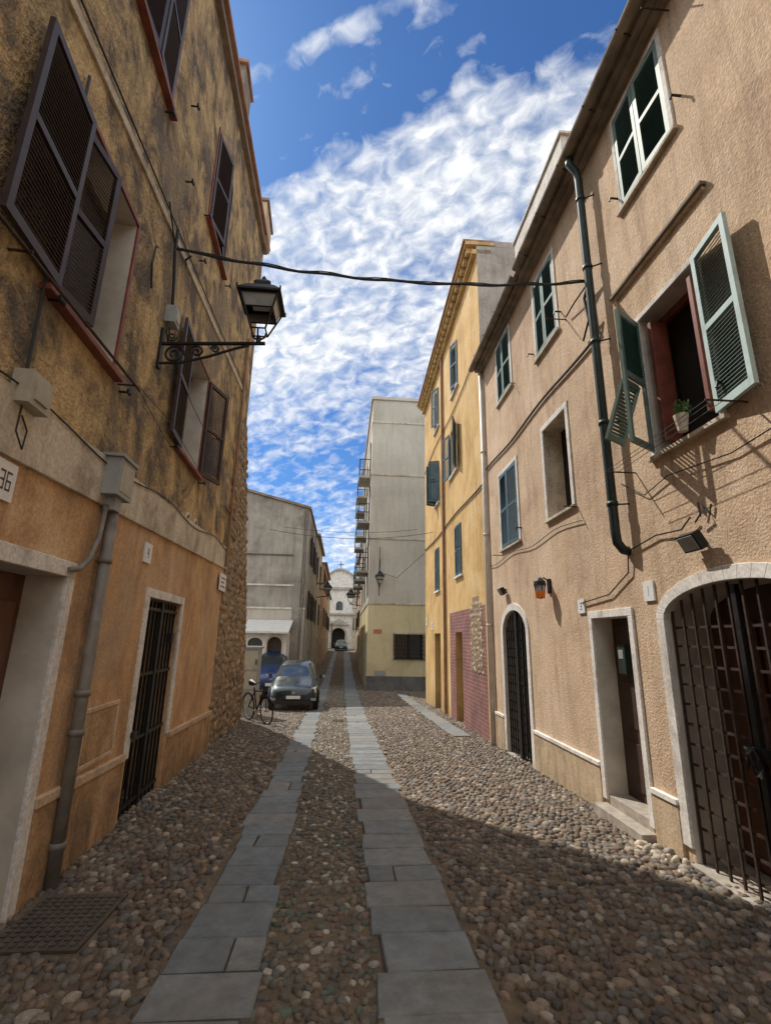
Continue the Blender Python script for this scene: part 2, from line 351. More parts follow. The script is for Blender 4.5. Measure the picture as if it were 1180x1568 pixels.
def stones(name,P,centers,sizes,rot,heights,colors,mat,parent=None,jit=.12,sqr=(0,.28)):
    n=len(centers); rings=[(0,1.0,1),(.55,.86,8),(.9,.42,8),(1.03,-.5,8)]
    tu=[];tv=[];th=[]
    for k,(rr,hh,c) in enumerate(rings):
        for j in range(c):
            a=2*math.pi*(j+.5*(k%2))/max(c,1); tu.append(rr*math.cos(a));tv.append(rr*math.sin(a));th.append(hh)
    tu=np.array(tu);tv=np.array(tv);th=np.array(th); M=len(tu)
    ju=1+rng.normal(0,jit,(n,M)); U=tu*ju*sizes[:,:1]; V=tv*ju*sizes[:,1:2]
    sq=rng.uniform(*sqr,(n,1))
    f=1+sq*np.abs(np.sin(2*np.arctan2(tv,tu)))[None,:]
    U=U*f;V=V*f
    c,s=np.cos(rot)[:,None],np.sin(rot)[:,None]
    X=centers[:,:1]+U*c-V*s; Y=centers[:,1:2]+U*s+V*c
    H=heights[:,None]*th[None,:]*(1+rng.normal(0,.06,(n,M)))
    co=P(X,Y,H).reshape(-1,3)
    tri=[(0,1+j,1+(j+1)%8) for j in range(8)]
    quads=[]
    for k in (1,9):
        for j in range(8):
            j2=(j+1)%8; quads.append((k+j,k+8+j,k+8+j2,k+j2))
    tri=np.array(tri);quads=np.array(quads); off=(np.arange(n)*M)[:,None]
    T=(tri.reshape(-1)[None,:]+off).reshape(-1); Q=(quads.reshape(-1)[None,:]+off).reshape(-1)
    me=bpy.data.meshes.new(name); me.vertices.add(n*M); me.vertices.foreach_set("co",co.astype(np.float32).reshape(-1))
    nl=len(T)+len(Q); me.loops.add(nl); me.loops.foreach_set("vertex_index",np.concatenate([T,Q]).astype(np.int32))
    nt_,nq=len(T)//3,len(Q)//4; me.polygons.add(nt_+nq)
    ls=np.concatenate([np.arange(nt_)*3,len(T)+np.arange(nq)*4]).astype(np.int32)
    me.polygons.foreach_set("loop_start",ls); me.update(calc_edges=True); me.validate()
    at=me.attributes.new("col",'FLOAT_COLOR','POINT'); cc=np.ones((n,M,4),np.float32); cc[:,:,:3]=colors[:,None,:]
    at.data.foreach_set("color",cc.reshape(-1))
    me.polygons.foreach_set("use_smooth",np.ones(len(me.polygons),bool))
    me.materials.append(MATS[mat]); o=bpy.data.objects.new(name,me); COL.objects.link(o)
    if parent:o.parent=parent
    return o
def pick(n,cols,var=.2):
    cols=np.array(cols); i=rng.integers(0,len(cols),n); return cols[i]*(1+rng.uniform(-var,var,(n,1)))
def jgrid(x0,x1,y0,y1,dx,dy,j=.3):
    xs=np.arange(x0,x1,dx); ys=np.arange(y0,y1,dy); X,Y=np.meshgrid(xs,ys); X=X+(np.arange(len(ys))%2)[:,None]*dx/2
    X=X+rng.uniform(-j,j,X.shape)*dx; Y=Y+rng.uniform(-j,j,Y.shape)*dy; return np.stack([X.ravel(),Y.ravel()],1)
edge=[(-1.2,14.4),(0,14.3),(1.4,14.0),(2.7,13.4),(3.9,12.6),(5.4,11.8),(6.6,11.1)]
def ymax(z): return float(np.interp(z,[e[0] for e in edge],[e[1] for e in edge]))
cen=jgrid(10.14,14.4,-.75,6.4,.25,.15,.3); cen=np.array([c_ for c_ in cen if c_[0]<ymax(c_[1])-.05]); n=len(cen)
def PL(X,Y,H):
    o=np.empty(X.shape+(3,)); y=X
    o[...,0]=FL.P.x+FL.D.x*(y-FL.P.y)+FL.N.x*H; o[...,1]=y+FL.N.y*H; o[...,2]=Y; return o
stones("rubble_stones",PL,cen,np.stack([rng.uniform(.07,.16,n),rng.uniform(.045,.085,n)],1),rng.normal(0,.25,n),rng.uniform(.025,.06,n),pick(n,[(.30,.215,.135),(.38,.28,.175),(.21,.155,.11),(.34,.235,.14),(.27,.235,.19)]),"wall_rubble",house,.16,(.15,.45))
w=MB(); w.box(FL,10.08,10.985,-.01,.02,-1.2,6.4,'mortar')
zs=np.linspace(-1.2,6.6,40)
for i in range(39):
    z0,z1=zs[i],zs[i+1]; e=ymax((z0+z1)/2)+random.uniform(-.10,.08)
    w.box(FL,10.991,e,-.55,.015,z0,z1-.001,'mortar')
w.obj("rubble_wall_core",house,bevel=.02)
dp=MB(); y=4.42; dp.tube([FL(y,.07,2.85),FL(y,.07,-.25)],.05,'pipe_grey',14)
for z in (2.3,1.2,.1,.9): dp.tube([FL(y,.07,z),FL(y,.07,z+.05)],.06,'pipe_grey',14)
dp.tube([FL(4.3,.06,2.8),FL(4.26,.06,2.5),FL(4.16,.06,2.3),FL(4.04,.05,2.2),FL(3.9,.04,2.17)],.022,'pipe_grey',8)
dp.obj("drainpipe",smooth=True)
mb=MB(); mb.box(FL,4.20,4.52,.001,.17,2.88,3.22,'metal_box_grey'); mb.box(FL,4.17,4.55,.0,.19,3.221,3.25,'metal_box_grey'); mb.box(FL,4.3,4.42,.03,.13,2.76,2.879,'metal_box_grey'); mb.box(FL,4.23,4.49,.17,.175,2.92,3.18,'plastic_beige'); mb.obj("electric_meter_box",bevel=.008)
mb=MB(); mb.box(FL,2.88,3.12,.001,.12,3.08,3.30,'plastic_beige'); mb.box(FL,2.93,3.07,.12,.135,3.12,3.26,'plastic_beige'); mb.tube([FL(2.95,.05,3.08),FL(2.93,.06,2.9),FL(2.99,.08,2.8),FL(3.05,.05,2.95),FL(2.97,.05,3.02)],.006,'cable_black',5); mb.obj("junction_box",bevel=.006)
mb=MB(); mb.box(FL,5.08,5.26,.001,.12,5.24,5.46,'metal_box_grey'); mb.box(FL,5.11,5.23,.12,.13,5.28,5.42,'plastic_beige'); mb.tube([FL(5.1,.05,5.24),FL(5.05,.06,5.1),FL(5.12,.07,4.95),FL(5.2,.05,5.05),FL(5.15,.05,5.2)],.009,'cable_black',5); mb.obj("junction_box",bevel=.006)
GL={'1':[(0,0,.06,1)],'8':[(-.3,0,-.18,1),(.18,0,.3,1),(-.3,0,.3,.1),(-.3,.45,.3,.55),(-.3,.9,.3,1)],'6':[(-.3,0,-.18,1),(.18,0,.3,.55),(-.3,0,.3,.1),(-.3,.45,.3,.55),(-.3,.9,.3,1)],'4':[(-.3,.4,-.18,1),(.1,0,.22,1),(-.3,.4,.3,.5)],'3':[(.18,0,.3,1),(-.3,0,.3,.1),(-.2,.45,.3,.55),(-.3,.9,.3,1)]}
def tileplate(F,y,z,w_,h_,name,txt="38",sgn=1):
    mb=MB(); mb.box(F,y-w_/2,y+w_/2,.001,.02,z-h_/2,z+h_/2,'tile_white')
    k=len(txt)
    for i,ch_ in enumerate(txt):
        cx_=(i-(k-1)/2)*.32
        for j,(x0,z0,x1,z1) in enumerate(GL[ch_]): mb.box(F,y+sgn*w_*(cx_+min(x0,x1)*.4),y+sgn*w_*(cx_+max(x0,x1)*.4),.0201+j*.0002,.0215+j*.0003,z+h_*(-.25+.5*z0),z+h_*(-.25+.5*z1),'ink_dark')
    mb.obj(name)
tileplate(FL,5.61,2.59,.22,.22,"house_number_plate","4",1); tileplate(FL,3.0,2.60,.2,.24,"house_number_plate","36",1)
mb=MB(); mb.box(FL,9.5,10.08,.04,.06,2.55,2.88,'tile_white')
for i in range(3): mb.box(FL,9.6,9.98-.1*(i%2),.06,.063,2.62+.08*i,2.645+.08*i,'ink_dark')
mb.obj("street_name_sign",bevel=.003)
mb=MB(); mb.tube([FL(9.95,.05,8.3),FL(9.95,.05,6.5),FL(9.9,.06,3.05)],.03,'pipe_brown',8)
mb.box(FL,9.4,10.9,.02,.05,4.15,4.17,'pipe_brown'); mb.obj("drainpipe")
mb=MB()
mb.tube([FL(y,.05,6.09+.134*(y-2.5)) for y in (-2,0,2,3.5,5,6.5,8,10)],.009,'cable_black',5)
mb.tube([FL(4.97,.05,6.42),FL(4.97,.05,6.1),FL(5.08,.05,5.75),FL(5.15,.05,5.45)],.02,'cable_black',6)
mb.tube([FL(y,.045,3.2+.038*(y-3)-.10*math.sin((y-3)*1.1)**2) for y in np.linspace(2.5,9.9,30)],.007,'cable_black',5)
mb.tube([FL(4.55,.03,5.25),FL(4.42,.05,5.45),FL(4.45,.05,5.7),FL(4.52,.04,5.75)],.012,'cable_black',5)
mb.tube([FL(2.95,.03,3.3),FL(2.93,.03,4.2),FL(2.9,.03,5.8)],.012,'cable_black',5)
mb.tube([FL(5.15,.12,5.0),FL(5.5,.12,4.8),FL(6.2,.1,4.75),FL(7.2,.1,4.7)],.005,'cable_black',4)
mb.tube([FL(4.35,.16,3.95),FL(5.2,.14,3.85),FL(6.0,.1,3.9)],.004,'cable_black',4); mb.tube([FL(4.35,.14,4.0),FL(5.4,.14,4.1),FL(7.3,.12,4.0)],.004,'cable_black',4)
mb.obj("wall_cables")
# ------------------------------------------------------------------ street lamps
def lantern(mb,c,s=1.0):
    def P(x,y,z): return Vector((c[0]+x*s,c[1]+y*s,c[2]+z*s))
    b0,t0=.085,.215
    z0,z1=.12,.52
    for sx in (-1,1):
        for sy in (-1,1):
            mb.tube([P(sx*b0,sy*b0,z0),P(sx*t0,sy*t0,z1)],.012*s,'iron_black',5)
    for (r,z) in ((b0,z0),(t0,z1),(b0*.4+t0*.6,z0*.4+z1*.6)):
        q=[P(r,r,z),P(-r,r,z),P(-r,-r,z),P(r,-r,z)]
        for i in range(4): mb.tube([q[i],q[(i+1)%4]],.010*s,'iron_black',5)
    b1,t1=b0-.012,t0-.012
    cb=[P(b1,b1,z0+.005),P(-b1,b1,z0+.005),P(-b1,-b1,z0+.005),P(b1,-b1,z0+.005)]; ct=[P(t1,t1,z1),P(-t1,t1,z1),P(-t1,-t1,z1),P(t1,-t1,z1)]
    m0=[a.lerp(b_,.6) for a,b_ in zip(cb,ct)]
    for i in range(4): mb.face([m0[i],m0[(i+1)%4],ct[(i+1)%4],ct[i]],'lamp_glass')
    mb.face([P(.12,.12,z1-.02),P(-.12,.12,z1-.02),P(-.12,-.12,z1-.02),P(.12,-.12,z1-.02)],'tile_white')
    def ring(r,z): return [P(r,r,z),P(-r,r,z),P(-r,-r,z),P(r,-r,z)]
    R=[ring(.255,z1+.01),ring(.255,z1+.035),ring(.15,z1+.16),ring(.10,z1+.20),ring(.10,z1+.25),ring(.06,z1+.30)]
    mb.face(R[0],'iron_black')
    for a,b in zip(R[:-1],R[1:]):
        for i in range(4): mb.face([a[i],a[(i+1)%4],b[(i+1)%4],b[i]],'iron_black')
    mb.face(R[-1],'iron_black')
    mb.tube([P(0,0,z1+.29),P(0,0,z1+.33),P(0,0,z1+.36),P(0,0,z1+.40)],[.02*s,.035*s,.03*s,.004*s],'iron_black',8)
    for sx in (-1,1):
        for sy in (-1,1): mb.tube([P(sx*.25,sy*.25,z1+.02),P(sx*.25,sy*.25,z1+.07)],.012*s,'iron_black',5)
    for sx in (-1,1):
        mb.tube([P(sx*.085,0,.12),P(sx*.07,0,.05),P(0,0,0)],.012*s,'iron_black',6); mb.tube([P(0,sx*.085,.12),P(0,sx*.07,.05),P(0,0,0)],.012*s,'iron_black',6)
    mb.tube([P(0,0,-.03),P(0,0,.06)],.03*s,'iron_black',8)
def scroll(c,dx,dz,r0,turns,n=28):
    pts=[]
    for i in range(n):
        t=i/(n-1); a=t*turns*2*math.pi; r=r0*(1-t*.8); pts.append(Vector((c[0]+dx*r*math.cos(a),c[1],c[2]+dz*r*math.sin(a))))
    return pts
mb=MB(); wx=FL(5.08,0,0).x; LX=-1.12; LY=5.08; BZ=4.93
mb.box(FL,5.04,5.12,.0,.03,4.62,5.12,'iron_black')
mb.tube([(wx,LY,BZ),(LX-.04,LY,BZ+.08),(LX+.08,LY,BZ+.09)],.022,'iron_black',8)
mb.tube([(wx,LY,4.68),(wx+.25,LY,4.70),(wx+.55,LY,4.80),(wx+.85,LY,4.93),(LX-.1,LY,BZ+.05)],.016,'iron_black',8)
mb.tube(scroll((wx+.17,LY,4.80),1,1,.12,1.7),.015,'iron_black',6); mb.tube(scroll((wx+.42,LY,4.86),-1,1,.075,1.6),.013,'iron_black',6); mb.tube(scroll((wx+.62,LY,4.90),-1,1,.05,1.5),.011,'iron_black',6)
mb.tube(scroll((wx+.12,LY,5.03),1,-1,.06,1.5),.010,'iron_black',6)
lantern(mb,(LX,LY,BZ+.12),.98); mb.obj("street_lamp",fixn=True)
mb=MB(); a=FL(4.97,.05,6.15); b_=FR(5.11,.1,6.26)
pts=[a.lerp(b_,t)+Vector((0,0,-.22*4*t*(1-t)+.01*math.sin(t*40))) for t in np.linspace(0,1,40)]
mb.tube(pts,.017,'cable_black',6)
mb.tube([p_+Vector((.0,.012*math.sin(i*1.3),.022)) for i,p_ in enumerate(pts)],.007,'cable_black',5)
mb.tube([FR(5.11,.1,6.26),FR(5.3,.08,6.15),FR(5.25,.06,5.7),FR(5.15,.04,5.52)],.02,'cable_black',6)
mb.tube([FR(5.9,.05,6.32),FR(5.6,.08,6.3),b_],.012,'cable_black',6)
mb.tube([FL(5.4,.05,6.3),FL(5.2,.1,6.2),a+Vector((.15,.1,0))],.012,'cable_black',5)
mb.tube([FL(4.6,.05,6.45),a],.01,'cable_black',5)
mb.obj("overhead_cable")
for yy,z,sx in ((18,5.6,.3),(22,6.6,.2)):
    mb=MB(); p0=Vector((-2.9,yy,z)); p1=Vector((3.3,yy,z+.1)); mb.tube([p0.lerp(p1,t)+Vector((0,0,-sx*4*t*(1-t))) for t in np.linspace(0,1,20)],.009,'cable_black',5); mb.obj("overhead_cable")
# ------------------------------------------------------------------ RIGHT HOUSE
rh=empty("peach_plaster_house")
holesR=[dict(a0=2.85,a1=4.55,z0=-1.2,z1=2.21,depth=.45,spring=1.93,reveal='reveal_pale',back='wood_dark'),
 dict(a0=5.18,a1=6.0,z0=-1.2,z1=1.99,depth=.24,back='wood_dark'),
 dict(a0=8.40,a1=9.70,z0=-1.2,z1=2.26,depth=.35,spring=1.85),
 dict(a0=3.48,a1=4.36,z0=3.55,z1=5.12,depth=.28),
 dict(a0=3.48,a1=4.36,z0=6.66,z1=7.98,depth=.045,back='shutter_green'),
 dict(a0=6.28,a1=7.12,z0=3.55,z1=5.04,depth=.3,reveal='plaster_cream'),
 dict(a0=8.48,a1=9.52,z0=3.5,z1=5.06,depth=.045,back='shutter_blue'),
 dict(a0=6.3,a1=7.12,z0=6.38,z1=7.82,depth=.045,back='shutter_green'),
 dict(a0=8.48,a1=9.36,z0=6.66,z1=8.0,depth=.045,back='shutter_green'),
 dict(a0=-1.2,a1=-.2,z0=3.5,z1=5.0,depth=.2)]
w=MB(); w.zsplit=[]
wallpanel(w,FR,-8,10.64,-1.2,lambda y:8.16,holesR,lambda a,z:'plaster_peach')
w.box(FR,-8,10.62,-8,-.5,-1.2,8.3,'plaster_grey_old')
w.obj("walls",rh,fixn=False)
w=MB()
w.box(FR,-8,10.62,-.55,.09,8.12,8.19,'eave_stone'); w.box(FR,-8,10.62,-.55,.18,8.191,8.27,'eave_stone'); w.box(FR,-8,10.62,-.55,.25,8.271,8.33,'eave_stone')
w.hexa([FR(-8,.24,8.331),FR(10.62,.24,8.331),FR(10.62,-5,9.6),FR(-8,-5,9.6),FR(-8,.24,8.38),FR(10.62,.24,8.38),FR(10.62,-5,9.66),FR(-8,-5,9.66)],'roof_tile')
for y0,y1,nn,zz in ((-8,7.2,.27,8.30),(7.3,10.6,.26,8.26)):
    K=8
    for k in range(K):
        a0=math.pi+math.pi*k/K; a1=math.pi+math.pi*(k+1)/K
        w.face([FR(y0,nn+.075*math.cos(a0),zz+.075*math.sin(a0)),FR(y1,nn+.075*math.cos(a0),zz+.075*math.sin(a0)),FR(y1,nn+.075*math.cos(a1),zz+.075*math.sin(a1)),FR(y0,nn+.075*math.cos(a1),zz+.075*math.sin(a1))],'eave_stone')
yy=-2
while yy<10.5: w.tube([FR(yy,.02,8.2),FR(yy,.2,8.2),FR(yy,.35,8.28)],.01,'iron_rusty',5); yy+=.8
w.box(FR,5.1,7.1,.10,.30,8.40,8.72,'plaster_white'); w.box(FR,5.06,7.14,.08,.33,8.721,8.76,'plaster_white')
w.obj("eaves_and_gutter",rh)
w=MB(); pw='plaster_white'
archband(w,FR,2.85,4.55,-.02,1.93,2.21,.12,.025,pw); surround(w,FR,5.18,6.0,-.05,1.99,.09,.025,pw)
archband(w,FR,8.40,9.70,-.3,1.85,2.26,.13,.025,pw)
surround(w,FR,3.48,4.36,3.55,5.12,.06,.02,pw); surround(w,FR,3.48,4.36,6.66,7.98,.06,.02,pw); surround(w,FR,6.28,7.12,3.55,5.04,.09,.02,pw); surround(w,FR,8.48,9.52,3.5,5.06,.08,.02,pw)
surround(w,FR,6.3,7.12,6.38,7.82,.07,.02,pw); surround(w,FR,8.48,9.36,6.66,8.0,.07,.02,pw)
for a0,a1,z in ((3.48,4.36,3.55),(3.48,4.36,6.66),(6.28,7.12,3.55),(8.48,9.52,3.5),(6.3,7.12,6.38),(8.48,9.36,6.66)): w.box(FR,a0-.09,a1+.09,-.01,.05,z-.045,z-.002,'plaster_cream')
zr=lambda y:.33-.004*(y-4.5)
dado(w,FR,6.105,8.265,zr,'plaster_beige_dado',pw,.03,.05); dado(w,FR,4.675,5.075,zr,'plaster_beige_dado',pw,.03,.05); dado(w,FR,9.835,10.4,zr,'plaster_beige_dado',pw,.03,.05); dado(w,FR,-8,2.72,zr,'plaster_beige_dado',pw,.03,.05)
w.box(FR,3.2,4.78,-.01,.06,5.70,5.74,'eave_stone'); w.box(FR,3.22,4.76,-.01,.035,5.66,5.699,'plaster_beige_dado'); w.box(FR,4.70,4.76,-.01,.03,5.2,5.659,'plaster_beige_dado')
w.obj("trim",rh,bevel=.005)
w=MB()
sp_,sg,gg='shutter_pale','shutter_green','shutter_greygreen'
leaf(w,FR,3.46,.02,3.58,.50,1.56,math.radians(9),sp_,sg,-1,rail=(.5,))
# far leaf, swung half closed; its lower half is a flap pushed outwards
ang=math.radians(122); ca,sa=math.cos(ang),math.sin(ang)
def GF(u,t,z): return FR(4.40+ca*u+t*sa,.02+sa*u-t*ca,z)
w.box(GF,0,.045,-.035,0,3.6,5.1,gg); w.box(GF,.395,.44,-.035,0,3.6,5.1,gg); w.box(GF,.046,.394,-.035,0,3.6,3.66,gg)
w.box(GF,.046,.394,-.035,0,5.04,5.1,gg); w.box(GF,.046,.394,-.035,0,4.33,4.39,gg)
z=4.40
while z<5.0: w.hexa([GF(.047,-.002,z),GF(.393,-.002,z),GF(.393,.002,z+.006),GF(.047,.002,z+.006),GF(.047,-.033,z+.036),GF(.393,-.033,z+.036),GF(.393,-.029,z+.042),GF(.047,-.029,z+.042)],sg); z+=.034
def G(u,t,z): return GF(.05+.34*u,.005+.40*(4.33-z)+t,z)
for k in range(15): 
    z=3.80+k*.034; w.hexa([G(0.13,.0,z),G(.87,.0,z),G(.87,.012,z),G(.13,.012,z),G(.13,.02,z+.03),G(.87,.02,z+.03),G(.87,.03,z+.03),G(.13,.03,z+.03)],sg)
for u0,u1 in ((0,.12),(.88,1)): w.hexa([G(u0,.0,3.74),G(u1,.0,3.74),G(u1,.035,3.74),G(u0,.035,3.74),G(u0,0,4.32),G(u1,0,4.32),G(u1,.035,4.32),G(u0,.035,4.32)],gg)
for z in (3.74,4.28): w.hexa([G(.121,.0,z),G(.879,.0,z),G(.879,.03,z),G(.121,.03,z),G(.121,0,z+.05),G(.879,0,z+.05),G(.879,.03,z+.05),G(.121,.03,z+.05)],gg)
for a0,a1,z0,z1,f,s_ in ((3.48,4.36,6.66,7.98,gg,sg),(8.48,9.52,3.5,5.06,'shutter_blue','shutter_blue'),(6.3,7.12,6.38,7.82,gg,sg),(8.48,9.36,6.66,8.0,gg,sg)):
    wd=(a1-a0)/2-.004
    leaf(w,FR,a0+.002,-.02,z0+.02,wd,z1-z0-.04,.06,f,s_,1); leaf(w,FR,a1-.002,-.02,z0+.02,wd,z1-z0-.04,.06,f,s_,-1)
leaf(w,FR,-1.2,.0,3.52,.5,1.45,.05,sp_,sg,1); leaf(w,FR,-.2,.0,3.52,.5,1.45,.05,sp_,sg,-1)
w.obj("louvred_shutters",rh)
w=MB()
w.box(FR,3.48,4.36,-.26,-.2,3.55,3.65,'wood_red'); w.box(FR,3.48,4.36,-.26,-.2,5.04,5.12,'wood_red')
for a in (3.52,4.32): w.box(FR,a-.035,a+.035,-.261,-.19,3.56,5.11,'wood_red')
w.box(FR,3.54,3.59,-.2,.02,3.66,5.02,'wood_red'); w.box(FR,4.22,4.27,-.2,-.02,3.66,5.02,'wood_red')
w.box(FR,6.6,6.68,-.28,-.24,3.56,5.03,'wood_red'); w.box(FR,6.3,6.36,-.28,-.24,3.56,5.03,'wood_red')
w.obj("window_joinery",rh,bevel=.004)
w=MB()
arc=lambda A,B,sp,z1:(lambda a: sp+(z1-sp)*math.sqrt(max(0,1-((a-(A+B)/2)/((B-A)/2))**2)))
iron_grid(w,FR,2.88,4.52,-.12,2.0,-.06,.15,.17,.009,'iron_rusty',arc(2.85,4.55,1.93,2.21))
w.box(FR,3.68,3.73,-.075,-.03,-.12,2.18,'iron_black'); w.box(FR,3.6,3.82,-.07,.0,.87,.96,'iron_black')
for i in range(14): 
    a=i*.9; w.tube([FR(3.7+.06*math.cos(a),.02,.86+.1*math.sin(a*1.3)),FR(3.7+.06*math.cos(a+.9),.03,.86+.1*math.sin((a+.9)*1.3))],.010,'alloy' if i%3==0 else 'iron_black',5)
for a in (2.9,3.45,4.0): w.box(FR,a,a+.5,-.449,-.42,-.1,1.9,'wood_brown')
w.box(FR,2.85,4.55,-.45,.06,-1.2,-.125,'step_stone')
w.obj("iron_gate",rh)
w=MB(); iron_grid(w,FR,8.43,9.67,-.3,1.9,-.06,.12,.16,.010,'iron_black',arc(8.4,9.7,1.85,2.26)); w.box(FR,9.0,9.1,-.09,-.02,-.3,2.24,'iron_black'); w.box(FR,8.4,9.7,-.35,.05,-1.2,-.31,'step_stone'); w.obj("iron_gate",rh)
w=MB()
for z0 in (.1,.75,1.4): w.box(FR,5.26,5.92,-.239,-.225,z0,z0+.5,'wood_dark')
w.box(FR,5.62,5.78,-.24,-.15,1.35,1.68,'pipe_green'); w.box(FR,5.65,5.75,-.15,-.145,1.52,1.62,'metal_box_grey'); w.tube([FR(5.3,-.23,.95),FR(5.3,-.17,.95),FR(5.38,-.17,.95)],.012,'alloy',6)
w.box(FR,5.10,6.08,-.24,.16,-1.2,-.10,'step_stone'); w.box(FR,5.181,5.999,-.24,.0,-.10,.0,'step_stone')
w.obj("entrance_door",rh,bevel=.01)
mb=MB(); y=5.05
mb.tube([FR(y,.24,8.22),FR(y,.24,8.12),FR(y,.15,8.0),FR(y,.13,7.85),FR(y,.13,2.9),FR(y,.12,2.78),FR(y,.06,2.7),FR(y,-.03,2.68)],.052,'pipe_green',14)
for z in (7.5,6.4,5.3,4.2,3.2): mb.tube([FR(y,.13,z),FR(y,.13,z+.05)],.062,'pipe_green',14); mb.tube([FR(y-.12,.0,z),FR(y,.13,z+.02)],.01,'iron_black',5)
mb.obj("drainpipe",smooth=True)
mb=MB(); mb.tube([FR(10.5,.06,8.15),FR(10.5,.06,-.35)],.05,'pipe_white',10); 
for z in (6,4,2): mb.tube([FR(10.5,.06,z),FR(10.5,.06,z+.05)],.06,'pipe_white',10)
mb.obj("drainpipe",smooth=True)
mb=MB(); mb.tube([FR(y_,.03,5.53+.03*math.sin(y_*2)) for y_ in np.linspace(5.15,10.4,16)],.02,'cable_black',6)
mb.tube([FR(5.2,.04,5.5),FR(5.16,.1,5.8),FR(5.5,.04,5.65)],.015,'cable_black',5)
mb.tube([FR(5.0,.04,2.66),FR(5.05,.03,2.45),FR(5.5,.03,2.25),FR(6.2,.03,2.2)],.008,'cable_black',5)
mb.tube([FR(5.0,.03,2.68),FR(4.5,.03,2.75),FR(4.1,.04,2.72),FR(3.95,.05,2.8)],.008,'cable_black',5)
mb.tube([FR(y_,.03,3.3+.04*math.sin(y_*3)) for y_ in np.linspace(6.0,10.4,16)],.007,'cable_black',5)
mb.tube([FR(5.0,.03,3.45),FR(4.6,.03,3.2),FR(4.2,.03,3.28),FR(3.4,.03,3.2),FR(2.4,.03,3.3)],.006,'cable_black',5)
mb.obj("wall_cables")
mb=MB()
for y_,z,l in ((6.0,6.35,.3),(4.75,3.5,.3),(3.2,3.55,.35),(8.3,6.6,.2),(9.6,3.4,.2),(6.15,3.5,.2),(3.25,8.0,.3)):
    mb.tube([FR(y_,0,z),FR(y_,l,z)],.009,'iron_rusty',5)
for y_,z in ((3.3,6.9),(4.45,6.9),(3.35,3.8),(6.15,6.6),(7.3,6.6),(8.35,3.7)): mb.tube([FR(y_,0,z),FR(y_,.1,z),FR(y_,.11,z-.05)],.013,'iron_black',5)
for k in (.2,.28,.34): mb.tube([FR(3.2,k,3.55),FR(4.0,k,3.52),FR(4.75,k,3.5)],.003,'cable_black',4); 
mb.obj("clothes_line_brackets")
def flood(F,y,z,s,name):
    mb=MB(); mb.tube([F(y,0,z+.02),F(y,.08*s,z+.02)],.02*s,'iron_black',6)
    G=lambda a,n,zz: F(y+a*s, (.08+n*math.cos(.5)+zz*math.sin(.5))*s, z+(zz*math.cos(.5)-n*math.sin(.5))*s)
    mb.box(G,-.11,.11,0,.07,-.08,.08,'iron_black'); mb.box(G,-.095,.095,.071,.078,-.065,.065,'lamp_glass')
    for k in range(5): mb.box(G,-.09+.04*k,-.075+.04*k,-.03,-.001,-.07,.07,'iron_black')
    mb.obj(name,bevel=.005)
flood(FR,3.9,2.58,1.0,"floodlight"); flood(FR,9.41,2.66,.9,"floodlight")
mb=MB(); mb.tube([FR(3.85,.03,2.78),FR(3.83,.05,2.9),FR(3.8,.06,2.8),FR(3.9,.05,2.74)],.008,'cable_black',5)
mb.tube([FR(3.83,.02,2.88),FR(3.75,.02,2.78),FR(3.72,.02,2.86)],.008,'cable_black',5); mb.obj("loose_cable")
mb=MB()
mb.box(FR,7.22,7.32,0,.03,2.42,2.64,'iron_black'); mb.tube([FR(7.27,.0,2.6),FR(7.27,.1,2.66),FR(7.27,.16,2.6)],.012,'iron_black',6)
mb.tube([FR(7.27,.16,2.66),FR(7.27,.16,2.60),FR(7.27,.16,2.54)],[.02,.09,.1],'iron_black',8); mb.tube([FR(7.27,.16,2.539),FR(7.27,.16,2.46),FR(7.27,.16,2.38)],[.075,.08,.055],'lamp_glass',8); mb.tube([FR(7.27,.16,2.45),FR(7.27,.16,2.36),FR(7.27,.16,2.33)],[.083,.07,.02],'orange_glass',8)
for k in range(4):
    a=k*math.pi/2; mb.tube([FR(7.27+.085*math.cos(a),.16+.085*math.sin(a),2.54),FR(7.27+.06*math.cos(a),.16+.06*math.sin(a),2.34)],.008,'iron_black',5)
mb.obj("wall_lantern")
tileplate(FR,4.75,2.22,.17,.2,"house_number_plate","1",-1); tileplate(FR,6.26,2.16,.18,.18,"house_number_plate","3",-1)
mb=MB(); mb.tube([FR(3.8,.11,3.56),FR(3.8,.11,3.60),FR(3.8,.11,3.72)],[.04,.045,.065],'plaster_cream',10)
for k in range(40):
    a=random.uniform(0,6.28); r=random.uniform(.02,.11); h=random.uniform(.02,.13); p0=FR(3.8,.11,3.71); q=p0+Vector((r*math.cos(a),r*math.sin(a),h)); d=Vector((random.uniform(-.03,.03),random.uniform(-.03,.03),random.uniform(-.02,.03)))
    mb.face([p0.lerp(q,.8),q+d,q+Vector((0,0,.02)),q-d],'leaf_green'); mb.tube([p0,q],.002,'leaf_green',3)
mb.obj("potted_plant",fixn=False)
